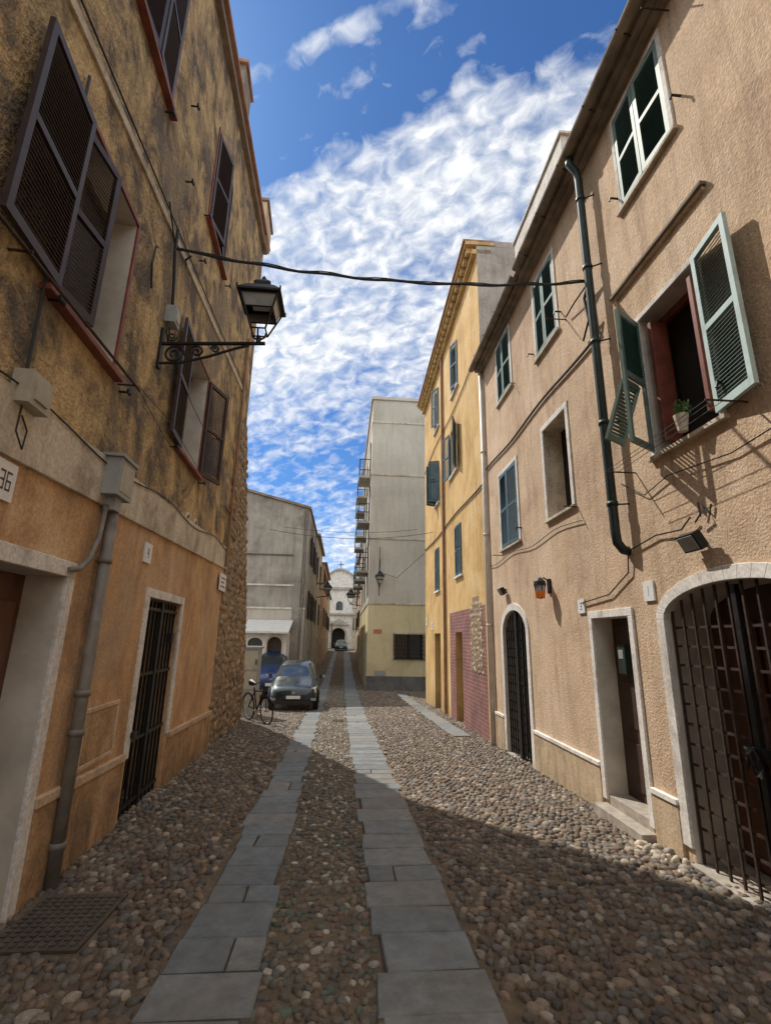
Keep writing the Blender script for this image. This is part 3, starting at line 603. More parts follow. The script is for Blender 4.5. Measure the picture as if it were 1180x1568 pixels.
# ------------------------------------------------------------------ YELLOW HOUSE
yh=empty("yellow_house")
HY=12.1; sy='shutter_blue'
wy=[(16.7,17.6,9.6,11.2,.5),(13.3,14.2,9.4,11.0,.3),(13.3,14.1,3.5,5.0,.05),(16.95,17.75,3.4,4.95,.05),(16.8,17.6,6.6,8.2,1.2)]
holesY=[dict(a0=q[0],a1=q[1],z0=q[2],z1=q[3],depth=.15) for q in wy]+[dict(a0=13.65,a1=14.6,z0=6.75,z1=8.3,depth=.2),
 dict(a0=13.5,a1=14.4,z0=-1.2,z1=1.92,depth=.25,reveal='plaster_yellow',back='wood_dark'),dict(a0=16.9,a1=18.1,z0=-1.2,z1=1.92,depth=.25,reveal='plaster_yellow',back='wood_dark')]
w=MB(); w.zsplit=[2.5]
for hh in (11.0,15.2): holesY.append(dict(a0=hh,a1=hh+.001,z0=-1.3,z1=-1.25,depth=.001))
wallpanel(w,FY,10.66,20.4,-1.3,lambda y:HY,holesY,lambda a,z:'brick_maroon' if (z<2.5 and 11.0<a<15.2) else 'plaster_yellow')
w.box(FY,10.66,20.4,-7,-.4,-1.2,HY,'plaster_grey_old'); w.box(FY,10.66,10.70,-.4,-.002,-1.2,HY,'plaster_grey_old'); w.box(FY,20.36,20.4,-.4,-.002,-1.2,HY,'plaster_yellow')
w.obj("walls",yh,fixn=False)
w=MB()
w.box(FY,10.66,20.45,-.4,.12,HY-.25,HY-.12,'cornice_yellow'); w.box(FY,10.66,20.5,-.5,.30,HY+.04,HY+.14,'cornice_yellow'); w.box(FY,10.66,20.5,-.5,.36,HY+.141,HY+.2,'roof_tile')
yy=10.8
while yy<20.4: w.box(FY,yy,yy+.16,-.01,.24,HY-.12,HY+.039,'cornice_yellow'); yy+=.36
w.box(FY,10.655,20.4,-7,-.51,HY+.001,HY+.18,'plaster_grey_old')
w.obj("dentil_cornice",yh)
w=MB()
for a0,a1,z0,z1,o in wy+[(13.65,14.6,6.75,8.3,0)]:
    w.box(FY,a0-.1,a1+.1,-.01,.07,z0-.06,z0-.002,'plaster_white')
for a0,a1,z0,z1,o in wy:
    wd=(a1-a0)/2-.005
    leaf(w,FY,a0+.002,.0,z0+.02,wd,z1-z0-.04,o,sy,sy,1); leaf(w,FY,a1-.002,.0,z0+.02,wd,z1-z0-.04,.08 if o<1 else o,sy,sy,-1)
leaf(w,FY,13.64,.03,6.77,.48,1.5,.35,sy,sy,-1); leaf(w,FY,14.61,.03,6.77,.48,1.5,.2,sy,sy,1)
w.obj("louvred_shutters_and_sills",yh)
w=MB()
w.tube([FY(15.75,.06,HY-.2),FY(15.75,.06,2.4)],.05,'pipe_brown',8); w.tube([FY(15.75,.06,2.4),FY(15.75,.06,-.5)],.05,'pipe_brown',8)
w.tube([FY(y_,.03,5.35+.04*math.sin(y_)) for y_ in np.linspace(10.7,20.3,16)],.02,'cable_black',5); w.tube([FY(y_,.03,8.9+.1*math.sin(y_*.8)) for y_ in np.linspace(10.7,20.3,16)],.015,'cable_black',5)
w.obj("pipes_and_cables",yh)
w=MB(); w.box(FY,11.35,12.45,-.01,.006,1.05,2.40,'mortar'); w.box(FY,11.6,12.2,-.01,.0055,2.4,2.75,'mortar'); w.obj("exposed_masonry_patch",yh)
cen=jgrid(11.35,12.5,1.0,2.6,.2,.12,.3); cen=cen[rng.uniform(0,1,len(cen))<.8]; n=len(cen)
def PY(X,Y,H):
    o=np.empty(X.shape+(3,)); o[...,0]=FY.P.x+FY.D.x*(X-FY.P.y)+FY.N.x*H; o[...,1]=X+FY.N.y*H; o[...,2]=Y; return o
stones("exposed_stones",PY,cen,np.stack([rng.uniform(.07,.11,n),rng.uniform(.04,.065,n)],1),rng.normal(0,.2,n),rng.uniform(.008,.02,n),pick(n,[(.42,.32,.2),(.5,.38,.25),(.33,.25,.17)]),"wall_rubble",yh)
for y_,z in ((18.6,2.2),(20.0,2.4)): tileplate(FY,y_,z,.3,.3,"house_number_plate","8",-1)
# ------------------------------------------------------------------ GREY TALL BUILDING
gh=empty("grey_apartment_building"); GY=24.7; FG=FrX(GY); HG=14.7; GX=1.19
w=MB(); w.zsplit=[-.06,3.37,6.72,10.23]
hg=[dict(a0=2.55,a1=4.0,z0=.72,z1=1.93,depth=.3,reveal='plaster_pale_yellow',back='window_glass')]
wallpanel(w,FG,GX,7,-1.2,lambda x:HG,hg,lambda a,z:'plaster_plinth_grey' if z<-.06 else ('plaster_pale_yellow' if z<3.37 else 'plaster_pale_grey'))
FGS=Fr((GX,24.7),(GX+.05,45),-1)
hs=[]
for z0 in (5.3,8.0,10.6): 
    for y_ in (26,30,34): hs.append(dict(a0=y_,a1=y_+1,z0=z0,z1=z0+2.0,depth=.2))
for y_ in (27,32): hs.append(dict(a0=y_,a1=y_+1.1,z0=-1.2,z1=1.6,depth=.2,back='wood_dark'))
w.zsplit=[-.06,3.37]
wallpanel(w,FGS,24.7,38,-1.2,lambda x:HG,hs,lambda a,z:'plaster_pale_grey' if z>3.37 else 'plaster_pale_yellow')
w.box(IDF,GX+.4,7,GY+.4,38,-1.2,HG-.3,'plaster_grey_old')
w.obj("walls",gh,fixn=False)
w=MB()
w.box(IDF,GX-.10,7,GY-.10,38,HG,HG+.18,'plaster_pale_grey')
for z in (3.37,6.72,10.23,13.3): w.box(FG,GX-.03,7,-.01,.035,z,z+.09,'plaster_cream'); w.box(FGS,24.66,38,-.01,.03,z+.001,z+.089,'plaster_cream')
w.box(FG,GX-.02,7,-.01,.04,-1.2,-.06,'plaster_plinth_grey')
w.obj("courses_and_parapet",gh,bevel=.01)
w=MB()
iron_grid(w,FG,2.5,4.05,.68,1.97,.06,.13,.2,.015,'iron_black'); surround(w,FG,2.55,4.0,.72,1.93,.1,.02,'plaster_cream'); w.box(FG,3.23,3.31,-.26,-.2,.72,1.93,'wood_dark')
w.box(FG,1.5,1.9,-.01,.02,1.95,2.15,'terracotta'); w.box(FG,1.6,2.1,-.01,.03,-.02,.2,'metal_box_grey')
w.obj("barred_window",gh)
w=MB()
for z0 in (5.2,7.9,10.5):
    for y_ in (25.6,29.6,33.6):
        w.box(FGS,y_,y_+1.8,-.01,.65,z0-.12,z0,'plaster_grey_old')
        for k in range(13): w.box(FGS,y_+.02+k*.143,y_+.04+k*.143,.61,.63,z0,z0+.95,'iron_black')
        for k in range(5): 
            for yy_ in (y_+.02,y_+1.76): w.box(FGS,yy_,yy_+.02,.05+k*.13,.07+k*.13,z0,z0+.95,'iron_black')
        w.box(FGS,y_,y_+1.8,.6,.64,z0+.95,z0+1.0,'iron_black'); w.box(FGS,y_,y_+.04,.0,.6,z0+.95,z0+.99,'iron_black'); w.box(FGS,y_+1.76,y_+1.8,.0,.6,z0+.95,z0+.99,'iron_black')
        w.box(FGS,y_+.02,y_+.4,.01,.05,z0+.05,z0+2.0,'shutter_brown')
w.obj("balconies",gh)
mb=MB(); mb.tube([FG(1.72,0,5.6),FG(1.72,.3,5.65),FG(1.72,.45,5.45),FG(1.72,.45,5.1)],.02,'iron_black',6); mb.tube([FG(1.72,.01,6.3),FG(1.72,.01,3.8)],.015,'cable_black',5); lantern(mb,FG(1.72,.45,4.25),.9); mb.tube([FG(1.72,0,4.2),FG(1.72,.45,4.25)],.02,'iron_black',6); mb.obj("street_lamp")
mb=MB(); mb.tube([(1.22,36,4.0),(.5,36,4.1)],.03,'iron_black',6); lantern(mb,(.45,36,4.1),1.3); mb.obj("street_lamp")
mb=MB(); mb.tube([(-1.9,33,4.3),(-1.2,33,4.4)],.03,'iron_black',6); lantern(mb,(-1.15,33,4.4),1.1); mb.obj("street_lamp")
mb=MB(); mb.tube([FG(1.72,.02,5.0),FG(2.6,.3,4.7),FY(20.3,.03,5.3)],.012,'cable_black',5); mb.obj("overhead_cable")
# ------------------------------------------------------------------ street-end rows
def rowhouse(name,x,side,y0,y1,h,mat,depth=6,base=-1.2):
    e=empty(name); F=Fr((x,y0),(x,y1),side); w=MB(); hs=[]; k=max(1,int((y1-y0)/3.2)); 
    for i in range(k):
        a=y0+(i+.5)*(y1-y0)/k-.45
        for z in np.arange(2.6,h-1.6,2.9): hs.append(dict(a0=a,a1=a+.9,z0=float(z),z1=float(z)+1.5,depth=.15))
        hs.append(dict(a0=a-.05,a1=a+.95,z0=base,z1=1.6,depth=.2,back='wood_dark'))
    wallpanel(w,F,y0,y1,base,lambda y:h,hs,lambda a,z:mat)
    x2=x-side*.3; x3=x-side*depth
    w.box(IDF,min(x2,x3),max(x2,x3),y0+.02,y1,base,h-.02,mat)
    w.box(F,y0+.02,y0+.06,-.3,-.002,base,h,mat)
    w.obj("walls",e,fixn=False); w=MB()
    w.box(F,y0-.05,y1,-depth,.22,h,h+.14,'eave_stone')
    for q in hs:
        if q['z0']>2:
            leaf(w,F,q['a0'],.02,q['z0'],.45,1.5,.15,sb,sb,-1); w.box(F,q['a0']-.1,q['a1']+.1,-.01,.08,q['z0']-.07,q['z0']-.002,'plaster_cream')
            if random.random()<.5:
                z0=q['z0']-.1; w.box(F,q['a0']-.25,q['a1']+.25,-.01,.55,z0-.1,z0-.07-.001,'plaster_cream')
                for kk in range(8): w.box(F,q['a0']-.24+kk*.19,q['a0']-.22+kk*.19,.5,.52,z0-.07,z0+.8,'iron_black')
                w.box(F,q['a0']-.25,q['a1']+.25,.49,.53,z0+.8,z0+.84,'iron_black')
    w.obj("eaves_and_shutters",e); return e
rowhouse("terraced_house",-1.95,1,31.5,40,8.2,'plaster_cream',depth=7)
rowhouse("terraced_house",-1.75,1,40,52,7.6,'plaster_peach',depth=7)
rowhouse("terraced_house",-1.9,1,52,66,6.6,'plaster_pale_yellow',depth=7)
rowhouse("terraced_house",1.35,-1,38.1,50,9.0,'plaster_peach',depth=7)
rowhouse("terraced_house",1.6,-1,50,64,7.2,'plaster_grey_old',depth=7)
g2=empty("grey_rendered_house"); F2=FrX(24.0); w=MB(); w.zsplit=[3.04]
wallpanel(w,F2,-9,-1.9,-1.2,lambda x:8.0-(x+1.9)*.25,[],lambda a,z:'plaster_grey_old' if z>3.04 else 'plaster_pale_grey')
F2s=Fr((-1.9,24),(-1.93,31.5),1)
hs=[dict(a0=25.5,a1=26.4,z0=2.6,z1=4.2,depth=.15),dict(a0=28.5,a1=29.4,z0=2.6,z1=4.2,depth=.15),dict(a0=25.5,a1=26.4,z0=5.4,z1=6.8,depth=.15),dict(a0=28.5,a1=29.4,z0=5.4,z1=6.8,depth=.15),dict(a0=26.8,a1=27.8,z0=-1.2,z1=1.5,depth=.2,back='wood_dark')]
w.zsplit=[]
wallpanel(w,F2s,24,31.5,-1.2,lambda x:7.95,hs,lambda a,z:'plaster_grey_old')
w.box(IDF,-9,-2.25,24.3,31.4,-1.2,7.9,'plaster_grey_old'); w.obj("walls",g2,fixn=False)
w=MB(); w.hexa([F2(-9,.12,9.8),F2(-1.85,.12,8.0),F2(-1.85,-7.5,8.0),F2(-9,-7.5,9.8),F2(-9,.12,9.92),F2(-1.85,.12,8.12),F2(-1.85,-7.5,8.12),F2(-9,-7.5,9.92)],'eave_stone')
w.box(F2,-9,-2.6,-.01,.05,5.6,5.66,'plaster_plinth_grey'); w.box(F2,-9,-2.3,-.01,.04,4.1,4.18,'plaster_white'); w.box(F2,-9,-1.88,-.01,.05,3.0,3.08,'plaster_white'); w.box(F2,-2.5,-2.15,-.01,.06,-1.2,7.9,'plaster_grey_old')
for a,z in ((25.5,2.6),(28.5,2.6),(25.5,5.4),(28.5,5.4)): leaf(w,F2s,a,.02,z,.45,1.4,.2,sb,sb,-1); leaf(w,F2s,a+.9,.02,z,.45,1.4,.2,sb,sb,1)
w.tube([F2(-2.05,.06,8.0),F2(-2.05,.06,-.7)],.05,'pipe_grey',8); w.obj("coping_and_shutters",g2)
po=empty("white_arched_porch"); FP=FrX(22.6); w=MB()
wallpanel(w,FP,-4.4,-2.5,-1.2,lambda x:1.95,[dict(a0=-4.2,a1=-3.55,z0=.3,z1=1.65,depth=.2,spring=1.4,back='window_glass',reveal='awning_white'),dict(a0=-3.35,a1=-2.7,z0=-1.2,z1=1.7,depth=.25,spring=1.4,reveal='awning_white',back='wood_dark')],lambda a,z:'plaster_white')
w.box(IDF,-4.4,-2.5,22.95,24,-1.2,1.9,'plaster_white'); w.box(IDF,-2.53,-2.502,22.61,22.96,-1.2,1.9,'plaster_white')
w.obj("walls",po,fixn=False); w=MB(); w.hexa([FP(-4.5,.35,1.85),FP(-2.4,.35,1.85),FP(-2.4,-1.35,2.4),FP(-4.5,-1.35,2.4),FP(-4.5,.35,1.93),FP(-2.4,.35,1.93),FP(-2.4,-1.35,2.48),FP(-4.5,-1.35,2.48)],'awning_white'); archband(w,FP,-3.35,-2.7,-.8,1.4,1.7,.08,.04,'plaster_cream'); w.obj("canopy",po)
# ------------------------------------------------------------------ CHURCH
ch=empty("church"); FC=FrX(72); w=MB()
cxx=-.7
wallpanel(w,FC,cxx-4.2,cxx+4.2,-.5,lambda x:8.6,[dict(a0=cxx-.95,a1=cxx+.95,z0=-.5,z1=3.1,depth=.5,spring=2.2,back='interior_dark',reveal='plaster_cream'),dict(a0=cxx-.5,a1=cxx+.5,z0=5.6,z1=6.9,depth=.3,spring=6.4,back='window_glass',reveal='plaster_cream')],lambda a,z:'plaster_white')
K=20
prof=[(cxx-3.0+6.0*k/K, 9.0+2.4*math.sin(math.pi*k/K)**.8) for k in range(K+1)]
w.face([FC(cxx-3.0,0,8.59)]+[FC(a,0,z) for a,z in prof]+[FC(cxx+3.0,0,8.59)],'plaster_white')
w.box(FC,cxx-4.2,cxx+4.2,-14,-.6,-.5,8.4,'plaster_cream')
w.obj("walls",ch,fixn=False); w=MB()
for z,t in ((4.9,.25),(8.55,.35)): w.box(FC,cxx-4.3,cxx+4.3,-.01,.3,z,z+t,'plaster_grey_old')
for a in (-4.1,-2.6,2.0,3.5): w.box(FC,cxx+a,cxx+a+.6,-.01,.18,-.5,4.9,'plaster_cream'); w.box(FC,cxx+a,cxx+a+.6,-.01,.18,5.151,8.55,'plaster_cream')
for k in range(K):
    a,b2=prof[k],prof[k+1]; w.hexa([FC(a[0],-.5,a[1]),FC(b2[0],-.5,b2[1]),FC(b2[0],.25,b2[1]),FC(a[0],.25,a[1]),FC(a[0],-.5,a[1]+.3),FC(b2[0],-.5,b2[1]+.3),FC(b2[0],.25,b2[1]+.3),FC(a[0],.25,a[1]+.3)],'plaster_grey_old')
w.hexa([FC(cxx-1.5,0,3.5),FC(cxx+1.5,0,3.5),FC(cxx+1.5,.3,3.5),FC(cxx-1.5,.3,3.5),FC(cxx-.05,0,4.4),FC(cxx+.05,0,4.4),FC(cxx+.05,.3,4.4),FC(cxx-.05,.3,4.4)],'plaster_grey_old')
archband(w,FC,cxx-.95,cxx+.95,-.2,2.2,3.1,.25,.15,'plaster_grey_old')
w.box(FC,cxx-.05,cxx+.05,-.1,0,11.6,12.8,'iron_black'); w.box(FC,cxx-.35,cxx+.35,-.09,-.01,12.3,12.4,'iron_black')
w.obj("facade_ornament",ch)
# ------------------------------------------------------------------ GROUND
ys=[-60,-20,0,5,10,15,21,24,27]+list(range(30,73,6))+[72.5,120,400]
me=bpy.data.meshes.new("ground"); v=[];f=[]
xs=[-300,-60,-8,-4,0,4,8,60,300]
for y in ys:
    for x in xs: v.append((x,y,gz(max(y,-20))))
for i in range(len(ys)-1):
    for j in range(len(xs)-1): a=i*len(xs)+j; f.append((a,a+1,a+1+len(xs),a+len(xs)))
me.from_pydata(v,[],f); me.materials.append(MATS["dirt_ground"]); g=bpy.data.objects.new("ground",me); COL.objects.link(g)
def stripx(y):
    t=(y-2.9)/12.
    if y>15: t=1+(y-15)/60.
    return (-.91-.11*min(t,1.5),-.40-.19*min(t,1.3)),(.28-.10*min(t,1.3),.86-.08*min(t,1.3))
gzv=np.vectorize(gz)
def PG(X,Y,H):
    o=np.empty(X.shape+(3,)); o[...,0]=X;o[...,1]=Y;o[...,2]=gzv(Y)+H+.003+.003*np.sin(X*3.1+Y*1.3); return o
cen=jgrid(-2.75,3.3,.5,27,.070,.076,.30)
X,Y=cen[:,0],cen[:,1]
t=np.clip((Y-2.9)/12.,-1,1.3)
l0,l1,r0,r1=-.91-.11*t-.03,-.40-.19*t+.03,.28-.1*t-.03,.86-.08*t+.03
keep=((X<l0)|(X>r1))&~((X>-2.08)&(X<-1.46)&(Y>3.52)&(Y<4.3))
keep&=~((X>2.5)&(X<3.0)&(Y>11.5)&(Y<23))
keep&=(rng.uniform(0,1,len(X))<.97)
cen1=cen[keep]; n=len(cen1)
big=rng.uniform(.75,1.2,(n,1))*np.where(rng.uniform(0,1,(n,1))<.06,1.4,1)
stones("cobblestones",PG,cen1,np.stack([rng.uniform(.024,.034,n),rng.uniform(.033,.045,n)],1)*big,rng.normal(0,.9,n),rng.uniform(.014,.026,n),pick(n,[(.13,.10,.077),(.185,.137,.098),(.095,.08,.068),(.23,.17,.12),(.16,.11,.08),(.13,.118,.105),(.185,.165,.14),(.31,.26,.205)],.25),"cobble_stone")
cen=jgrid(-.62,.40,.5,27,.058,.062,.4); X,Y=cen[:,0],cen[:,1]; t=np.clip((Y-2.9)/12.,-1,1.3)
keep=(X>-.40-.19*t+.015)&(X<.28-.1*t-.015)&(rng.uniform(0,1,len(X))<.9); cen2=cen[keep]; n=len(cen2)
stones("pebble_paving",PG,cen2,np.stack([rng.uniform(.016,.034,n),rng.uniform(.022,.042,n)],1),rng.uniform(0,3.14,n),rng.uniform(.011,.02,n),pick(n,[(.17,.14,.11),(.21,.17,.12),(.13,.13,.11),(.11,.135,.10),(.18,.145,.11),(.24,.185,.13),(.19,.135,.105),(.14,.13,.11),(.12,.11,.095),(.16,.145,.11),(.42,.39,.33)],.25),"cobble_stone")
v=[];f=[];cc=[]
def slab(xa,xb,y0,y1,h,tilt):
    i=len(v); j=lambda s=.009: random.uniform(-s,s)
    b=.008
    pts=[(xa+j(),y0+j()),(xb+j(),y0+j()),(xb+j(),y1+j()),(xa+j(),y1+j())]
    cx=sum(p[0] for p in pts)/4; cy=sum(p[1] for p in pts)/4
    tx,ty=random.uniform(-tilt,tilt),random.uniform(-tilt,tilt)
    for p in pts: v.append((p[0],p[1],gz(p[1])-.03))
    for p in pts: v.append((p[0],p[1],gz(p[1])+h-.008+tx*(p[0]-cx)+ty*(p[1]-cy)))
    for p in pts:
        q=(cx+(p[0]-cx)*(1-b*2/(xb-xa)),cy+(p[1]-cy)*(1-b*2/(y1-y0))); v.append((q[0],q[1],gz(q[1])+h+tx*(p[0]-cx)+ty*(p[1]-cy)))
    for a,b_ in ((0,4),(4,8)):
        for k in range(4): f.append((i+a+k,i+a+(k+1)%4,i+b_+(k+1)%4,i+b_+k))
    f.append((i+8,i+9,i+10,i+11))
    c=random.choice([(.165,.185,.19),(.19,.205,.208),(.15,.168,.175),(.20,.203,.196),(.175,.193,.20),(.215,.215,.205)]); s=random.uniform(.85,1.12)
    cc.extend([(c[0]*s,c[1]*s,c[2]*s,1)]*12)
for side in (0,1):
    y=.3
    while y<70:
        L=random.uniform(.26,.46) if y<24 else 1.2
        (a,b1),(c1,d1)=stripx(y+L/2); xa,xb=(a,b1) if side==0 else (c1,d1); xa+=random.uniform(-.035,.035); xb+=random.uniform(-.035,.035)
        if random.random()<.12 and y<24: xm=xa+(xb-xa)*random.uniform(.35,.65); slab(xa,xm-.006,y,y+L-.012,.026,.014); slab(xm+.006,xb,y,y+L-.012,.026,.014)
        else: slab(xa,xb,y,y+L-.012,.026,.012)
        y+=L
y=11.6
while y<23: L=random.uniform(.4,.7); slab(2.55+random.uniform(-.03,.03),2.95,y,y+L-.015,.03,.01); y+=L
me=bpy.data.meshes.new("slate_slab_strips"); me.from_pydata(v,[],f); at=me.attributes.new("col",'FLOAT_COLOR','POINT'); at.data.foreach_set("color",np.array(cc,np.float32).reshape(-1)); me.materials.append(MATS["slate_slab"])
o=bpy.data.objects.new("slate_slab_strips",me); COL.objects.link(o)
mb=MB()
for side in (0,1):
    yl=[.3,5,10,15,21,27]
    for i in range(5):
        P4=[]
        for yv in (yl[i],yl[i+1]): 
            q=stripx(yv)[side]; P4.append((Vector((q[0]+.02,yv,gz(yv)+.005)),Vector((q[1]-.02,yv,gz(yv)+.005))))
        mb.face([P4[0][0],P4[0][1],P4[1][1],P4[1][0]],'joint_dirt')
mb.obj("slab_joint_bedding",fixn=False)
def FM(x,y,z): return Vector((x,y,gz(y)+z))
mb=MB(); mb.box(FM,-2.05,-1.49,3.55,4.27,-.02,.018,'manhole_iron')
for i in range(9):
    for j in range(12): mb.box(FM,-2.02+i*.058,-1.985+i*.058,3.59+j*.055,3.625+j*.055,.0185,.026,'manhole_iron')
mb.obj("manhole_cover")
mb=MB(); mb.box(FM,-.22,.12,14.1,14.5,-.02,.02,'manhole_iron'); 
for j in range(6): mb.box(FM,-.2,.1,14.13+j*.06,14.16+j*.06,.0205,.026,'manhole_iron')
mb.obj("manhole_cover")
n=26; cen=np.stack([rng.uniform(2.85,3.08,n),rng.uniform(4.4,5.1,n)],1)
stones("loose_rubble",PG,cen,rng.uniform(.02,.06,(n,2)),rng.uniform(0,3,n),rng.uniform(.02,.06,n),pick(n,[(.4,.35,.28),(.3,.25,.2),(.5,.42,.33)]),"cobble_stone")
mb=MB()
for k in range(420):
    r_=random.random()
    if r_<.4: p_=FL(random.uniform(2.4,14),.06,0)
    elif r_<.6: p_=FR(random.uniform(4.5,10.5),.06,0)
    else: p_=Vector((random.uniform(-.45,.25),random.uniform(2,9),0))
    p_.z=gz(p_.y); q=p_+Vector((random.uniform(-.03,.03),random.uniform(-.03,.03),random.uniform(.015,.06)*(1 if r_<.6 else .5))); mb.face([p_,p_+Vector((.006,.006,0)),q],'leaf_green')
mb.obj("weeds",fixn=False)
# ------------------------------------------------------------------ CARS
def car(name,loc,rotz,paint,s=1.0,hs=1.0):
    e=empty(name,loc); e.rotation_euler=(0,0,rotz); e.scale=(s,s,s*hs)
    st=[(0.0,.55,.34,.50,.54,.42),(.05,.70,.24,.62,.66,.5),(.30,.79,.20,.71,.78,.58),(.92,.82,.20,.84,.93,.64),(1.62,.82,.20,.90,1.36,.54),(2.2,.82,.20,.92,1.43,.56),(2.95,.82,.20,.94,1.39,.55),(3.5,.80,.22,.93,1.02,.58),(3.72,.70,.30,.70,.78,.5)]
    v=[];f=[];m=[]
    for (y,wd,zb,zl,zt,wt) in st:
        h=[(0,zb),(wd*.88,zb),(wd*.99,zb+.12),(wd,(zb+zl)/2),(wd*.96,zl),(wt,zt-.05 if zt-zl>.2 else zt-.02),(wt*.7,zt),(0,zt+.02)]
        v+=[(x,y,z) for x,z in h]+[(-x,y,z) for x,z in h[-2:0:-1]]
    R=14
    for i in range(len(st)-1):
        for j in range(R):
            j2=(j+1)%R; f.append((i*R+j,i*R+j2,(i+1)*R+j2,(i+1)*R+j))
            side=j in (4,9); top=j in (5,6,7,8)
            g=0
            if side and 3<=i<=6: g=1
            if top and i in (3,6): g=1
            if j in (0,13): g=2
            m.append(g)
    f.append(tuple(range(R))); m.append(0); f.append(tuple(range((len(st)-1)*R,len(st)*R))[::-1]); m.append(0)
    me=bpy.data.meshes.new("body"); me.from_pydata(v,[],f)
    for k in (paint,"car_glass","car_trim"): me.materials.append(MATS[k])
    me.polygons.foreach_set("material_index",m); me.polygons.foreach_set("use_smooth",[True]*len(f)); me.update()
    import bmesh
    bm=bmesh.new(); bm.from_mesh(me); bmesh.ops.recalc_face_normals(bm,faces=bm.faces); bm.to_mesh(me); bm.free()
    o=bpy.data.objects.new("body",me); COL.objects.link(o); o.parent=e; md=o.modifiers.new("s","SUBSURF"); md.levels=md.render_levels=2
    mb=MB()
    for x in (-.71,.71):
        for y in (.62,2.95):
            mb.tube([(x-.09,y,.29),(x-.07,y,.29),(x+.07,y,.29),(x+.09,y,.29)],[.26,.29,.29,.26],'tyre',20); sx=1 if x>0 else -1
            mb.tube([(x+sx*.085,y,.29),(x+sx*.10,y,.29)],[.18,.16],'alloy',14)
            mb.tube([(x+sx*.085,y+.35*math.cos(a),.29+.35*math.sin(a)) for a in np.linspace(-.1,math.pi+.1,14)],.03,'car_trim',6)
    mb.obj("wheels",e)
    mb=MB()
    mb.box(IDF,-.60,.60,-.02,.04,.22,.34,'car_trim'); mb.box(IDF,-.36,.36,-.025,.03,.40,.47,'car_trim'); mb.box(IDF,-.22,.22,-.05,-.026,.385,.475,'plate_white')
    mb.box(IDF,-.72,-.55,.02,.1,.33,.40,'alloy'); mb.box(IDF,.55,.72,.02,.1,.33,.40,'alloy')
    mb.box(IDF,-.05,.05,-.012,.03,.52,.58,'alloy')
    for sx in (-1,1):
        G=lambda a,b_,c: Vector((sx*a,b_,c))
        mb.hexa([G(.38,.02,.54),G(.70,.10,.56),G(.72,.3,.58),G(.4,.2,.56),G(.42,.10,.66),G(.70,.2,.70),G(.74,.42,.72),G(.46,.26,.70)],'headlight')
        mb.box(G,.80,.96,1.18,1.30,.90,1.02,paint); mb.tube([G(.95,1.17,.96),G(.95,1.19,.96)],.05,'alloy',8)
        mb.box(G,.815,.835,.9,3.1,.42,.46,'car_trim')
    mb.tube([(-.3,.93,.955),(.25,1.0,1.0)],.008,'car_trim',4); mb.tube([(.1,.93,.955),(.55,1.02,1.0)],.008,'car_trim',4)
    mb.tube([(0,2.7,1.43),(0,2.95,1.62)],.006,'car_trim',4)
    mb.obj("lights_bumper_mirrors",e,bevel=.008)
    return e
car("parked_car",(-1.5,16.5,gz(17.3)+.01),math.radians(3),"car_paint_navy",1.0,1.05)
car("parked_car",(-2.85,21.0,gz(21)),math.radians(6),"car_paint_blue",.92,1.42)
car("parked_car",(-.2,64,gz(64)),0,"car_paint_navy",1)
mb=MB(); mb.box(IDF,-2.90,-2.42,15.1,15.5,.15,1.35,'metal_box_grey'); mb.box(IDF,-2.94,-2.38,15.06,15.54,1.351,1.42,'metal_box_grey'); mb.box(IDF,-2.92,-2.40,15.08,15.52,-.7,.149,'step_stone'); mb.box(IDF,-2.86,-2.46,15.085,15.099,.22,.70,'plastic_beige'); mb.box(IDF,-2.86,-2.46,15.085,15.099,.76,1.28,'plastic_beige'); mb.box(IDF,-2.52,-2.49,15.06,15.084,.9,1.05,'iron_black'); mb.obj("utility_cabinet",bevel=.01)
def bicycle(loc,rot,lean):
    e=empty("bicycle",loc); e.rotation_euler=(0,lean,rot); mb=MB()
    r=.33
    for cy in (0,1.03):
        mb.tube([(0,cy+r*math.cos(a),r+r*math.sin(a)) for a in np.linspace(0,2*math.pi,33)],.020,'tyre',6,False)
        mb.tube([(0,cy+(r-.025)*math.cos(a),r+(r-.025)*math.sin(a)) for a in np.linspace(0,2*math.pi,33)],.008,'alloy',5,False)
        for k in range(14): a=k*math.pi/7; mb.tube([(0,cy,r),(0,cy+(r-.02)*math.cos(a),r+(r-.02)*math.sin(a))],.0018,'alloy',3)
        mb.tube([(-.05,cy,r),(.05,cy,r)],.025,'alloy',8)
        mb.tube([(0,cy+(r+.04)*math.cos(a),r+(r+.04)*math.sin(a)) for a in np.linspace(.3,2.6,12)],.015,'iron_black',5)
    bb=(0,.55,.28);seat=(0,.68,.85);head=(0,.12,.82);ht=(0,.09,.95)
    for a,b_ in ((bb,seat),(bb,head),(head,(0,.67,.75)),(bb,(0,1.03,r)),((0,.66,.74),(0,1.03,r)),(head,ht)): mb.tube([a,b_],.019,'iron_black',7)
    mb.tube([head,(0,.03,.6),(0,0,r)],.014,'iron_black',6); mb.tube([ht,(0,.06,1.03)],.012,'alloy',6)
    mb.tube([(-.28,.2,1.0),(-.2,.08,1.04),(0,.06,1.03),(.2,.08,1.04),(.28,.2,1.0)],.012,'iron_black',6)
    mb.tube([seat,(0,.70,.93)],.012,'alloy',6); mb.tube([(0,.58,.95),(0,.7,.96),(0,.84,.97)],[.025,.06,.09],'iron_black',8)
    mb.tube([(-.08,.55,.28),(.08,.55,.28)],.03,'alloy',8); mb.tube([(.08,.55,.28),(.08,.45,.15)],.01,'alloy',5); mb.tube([(-.08,.55,.28),(-.08,.65,.41)],.01,'alloy',5)
    mb.obj("frame_and_wheels",e)
bicycle((-1.86,13.55,gz(13.8)+.01),math.radians(36),math.radians(-6))
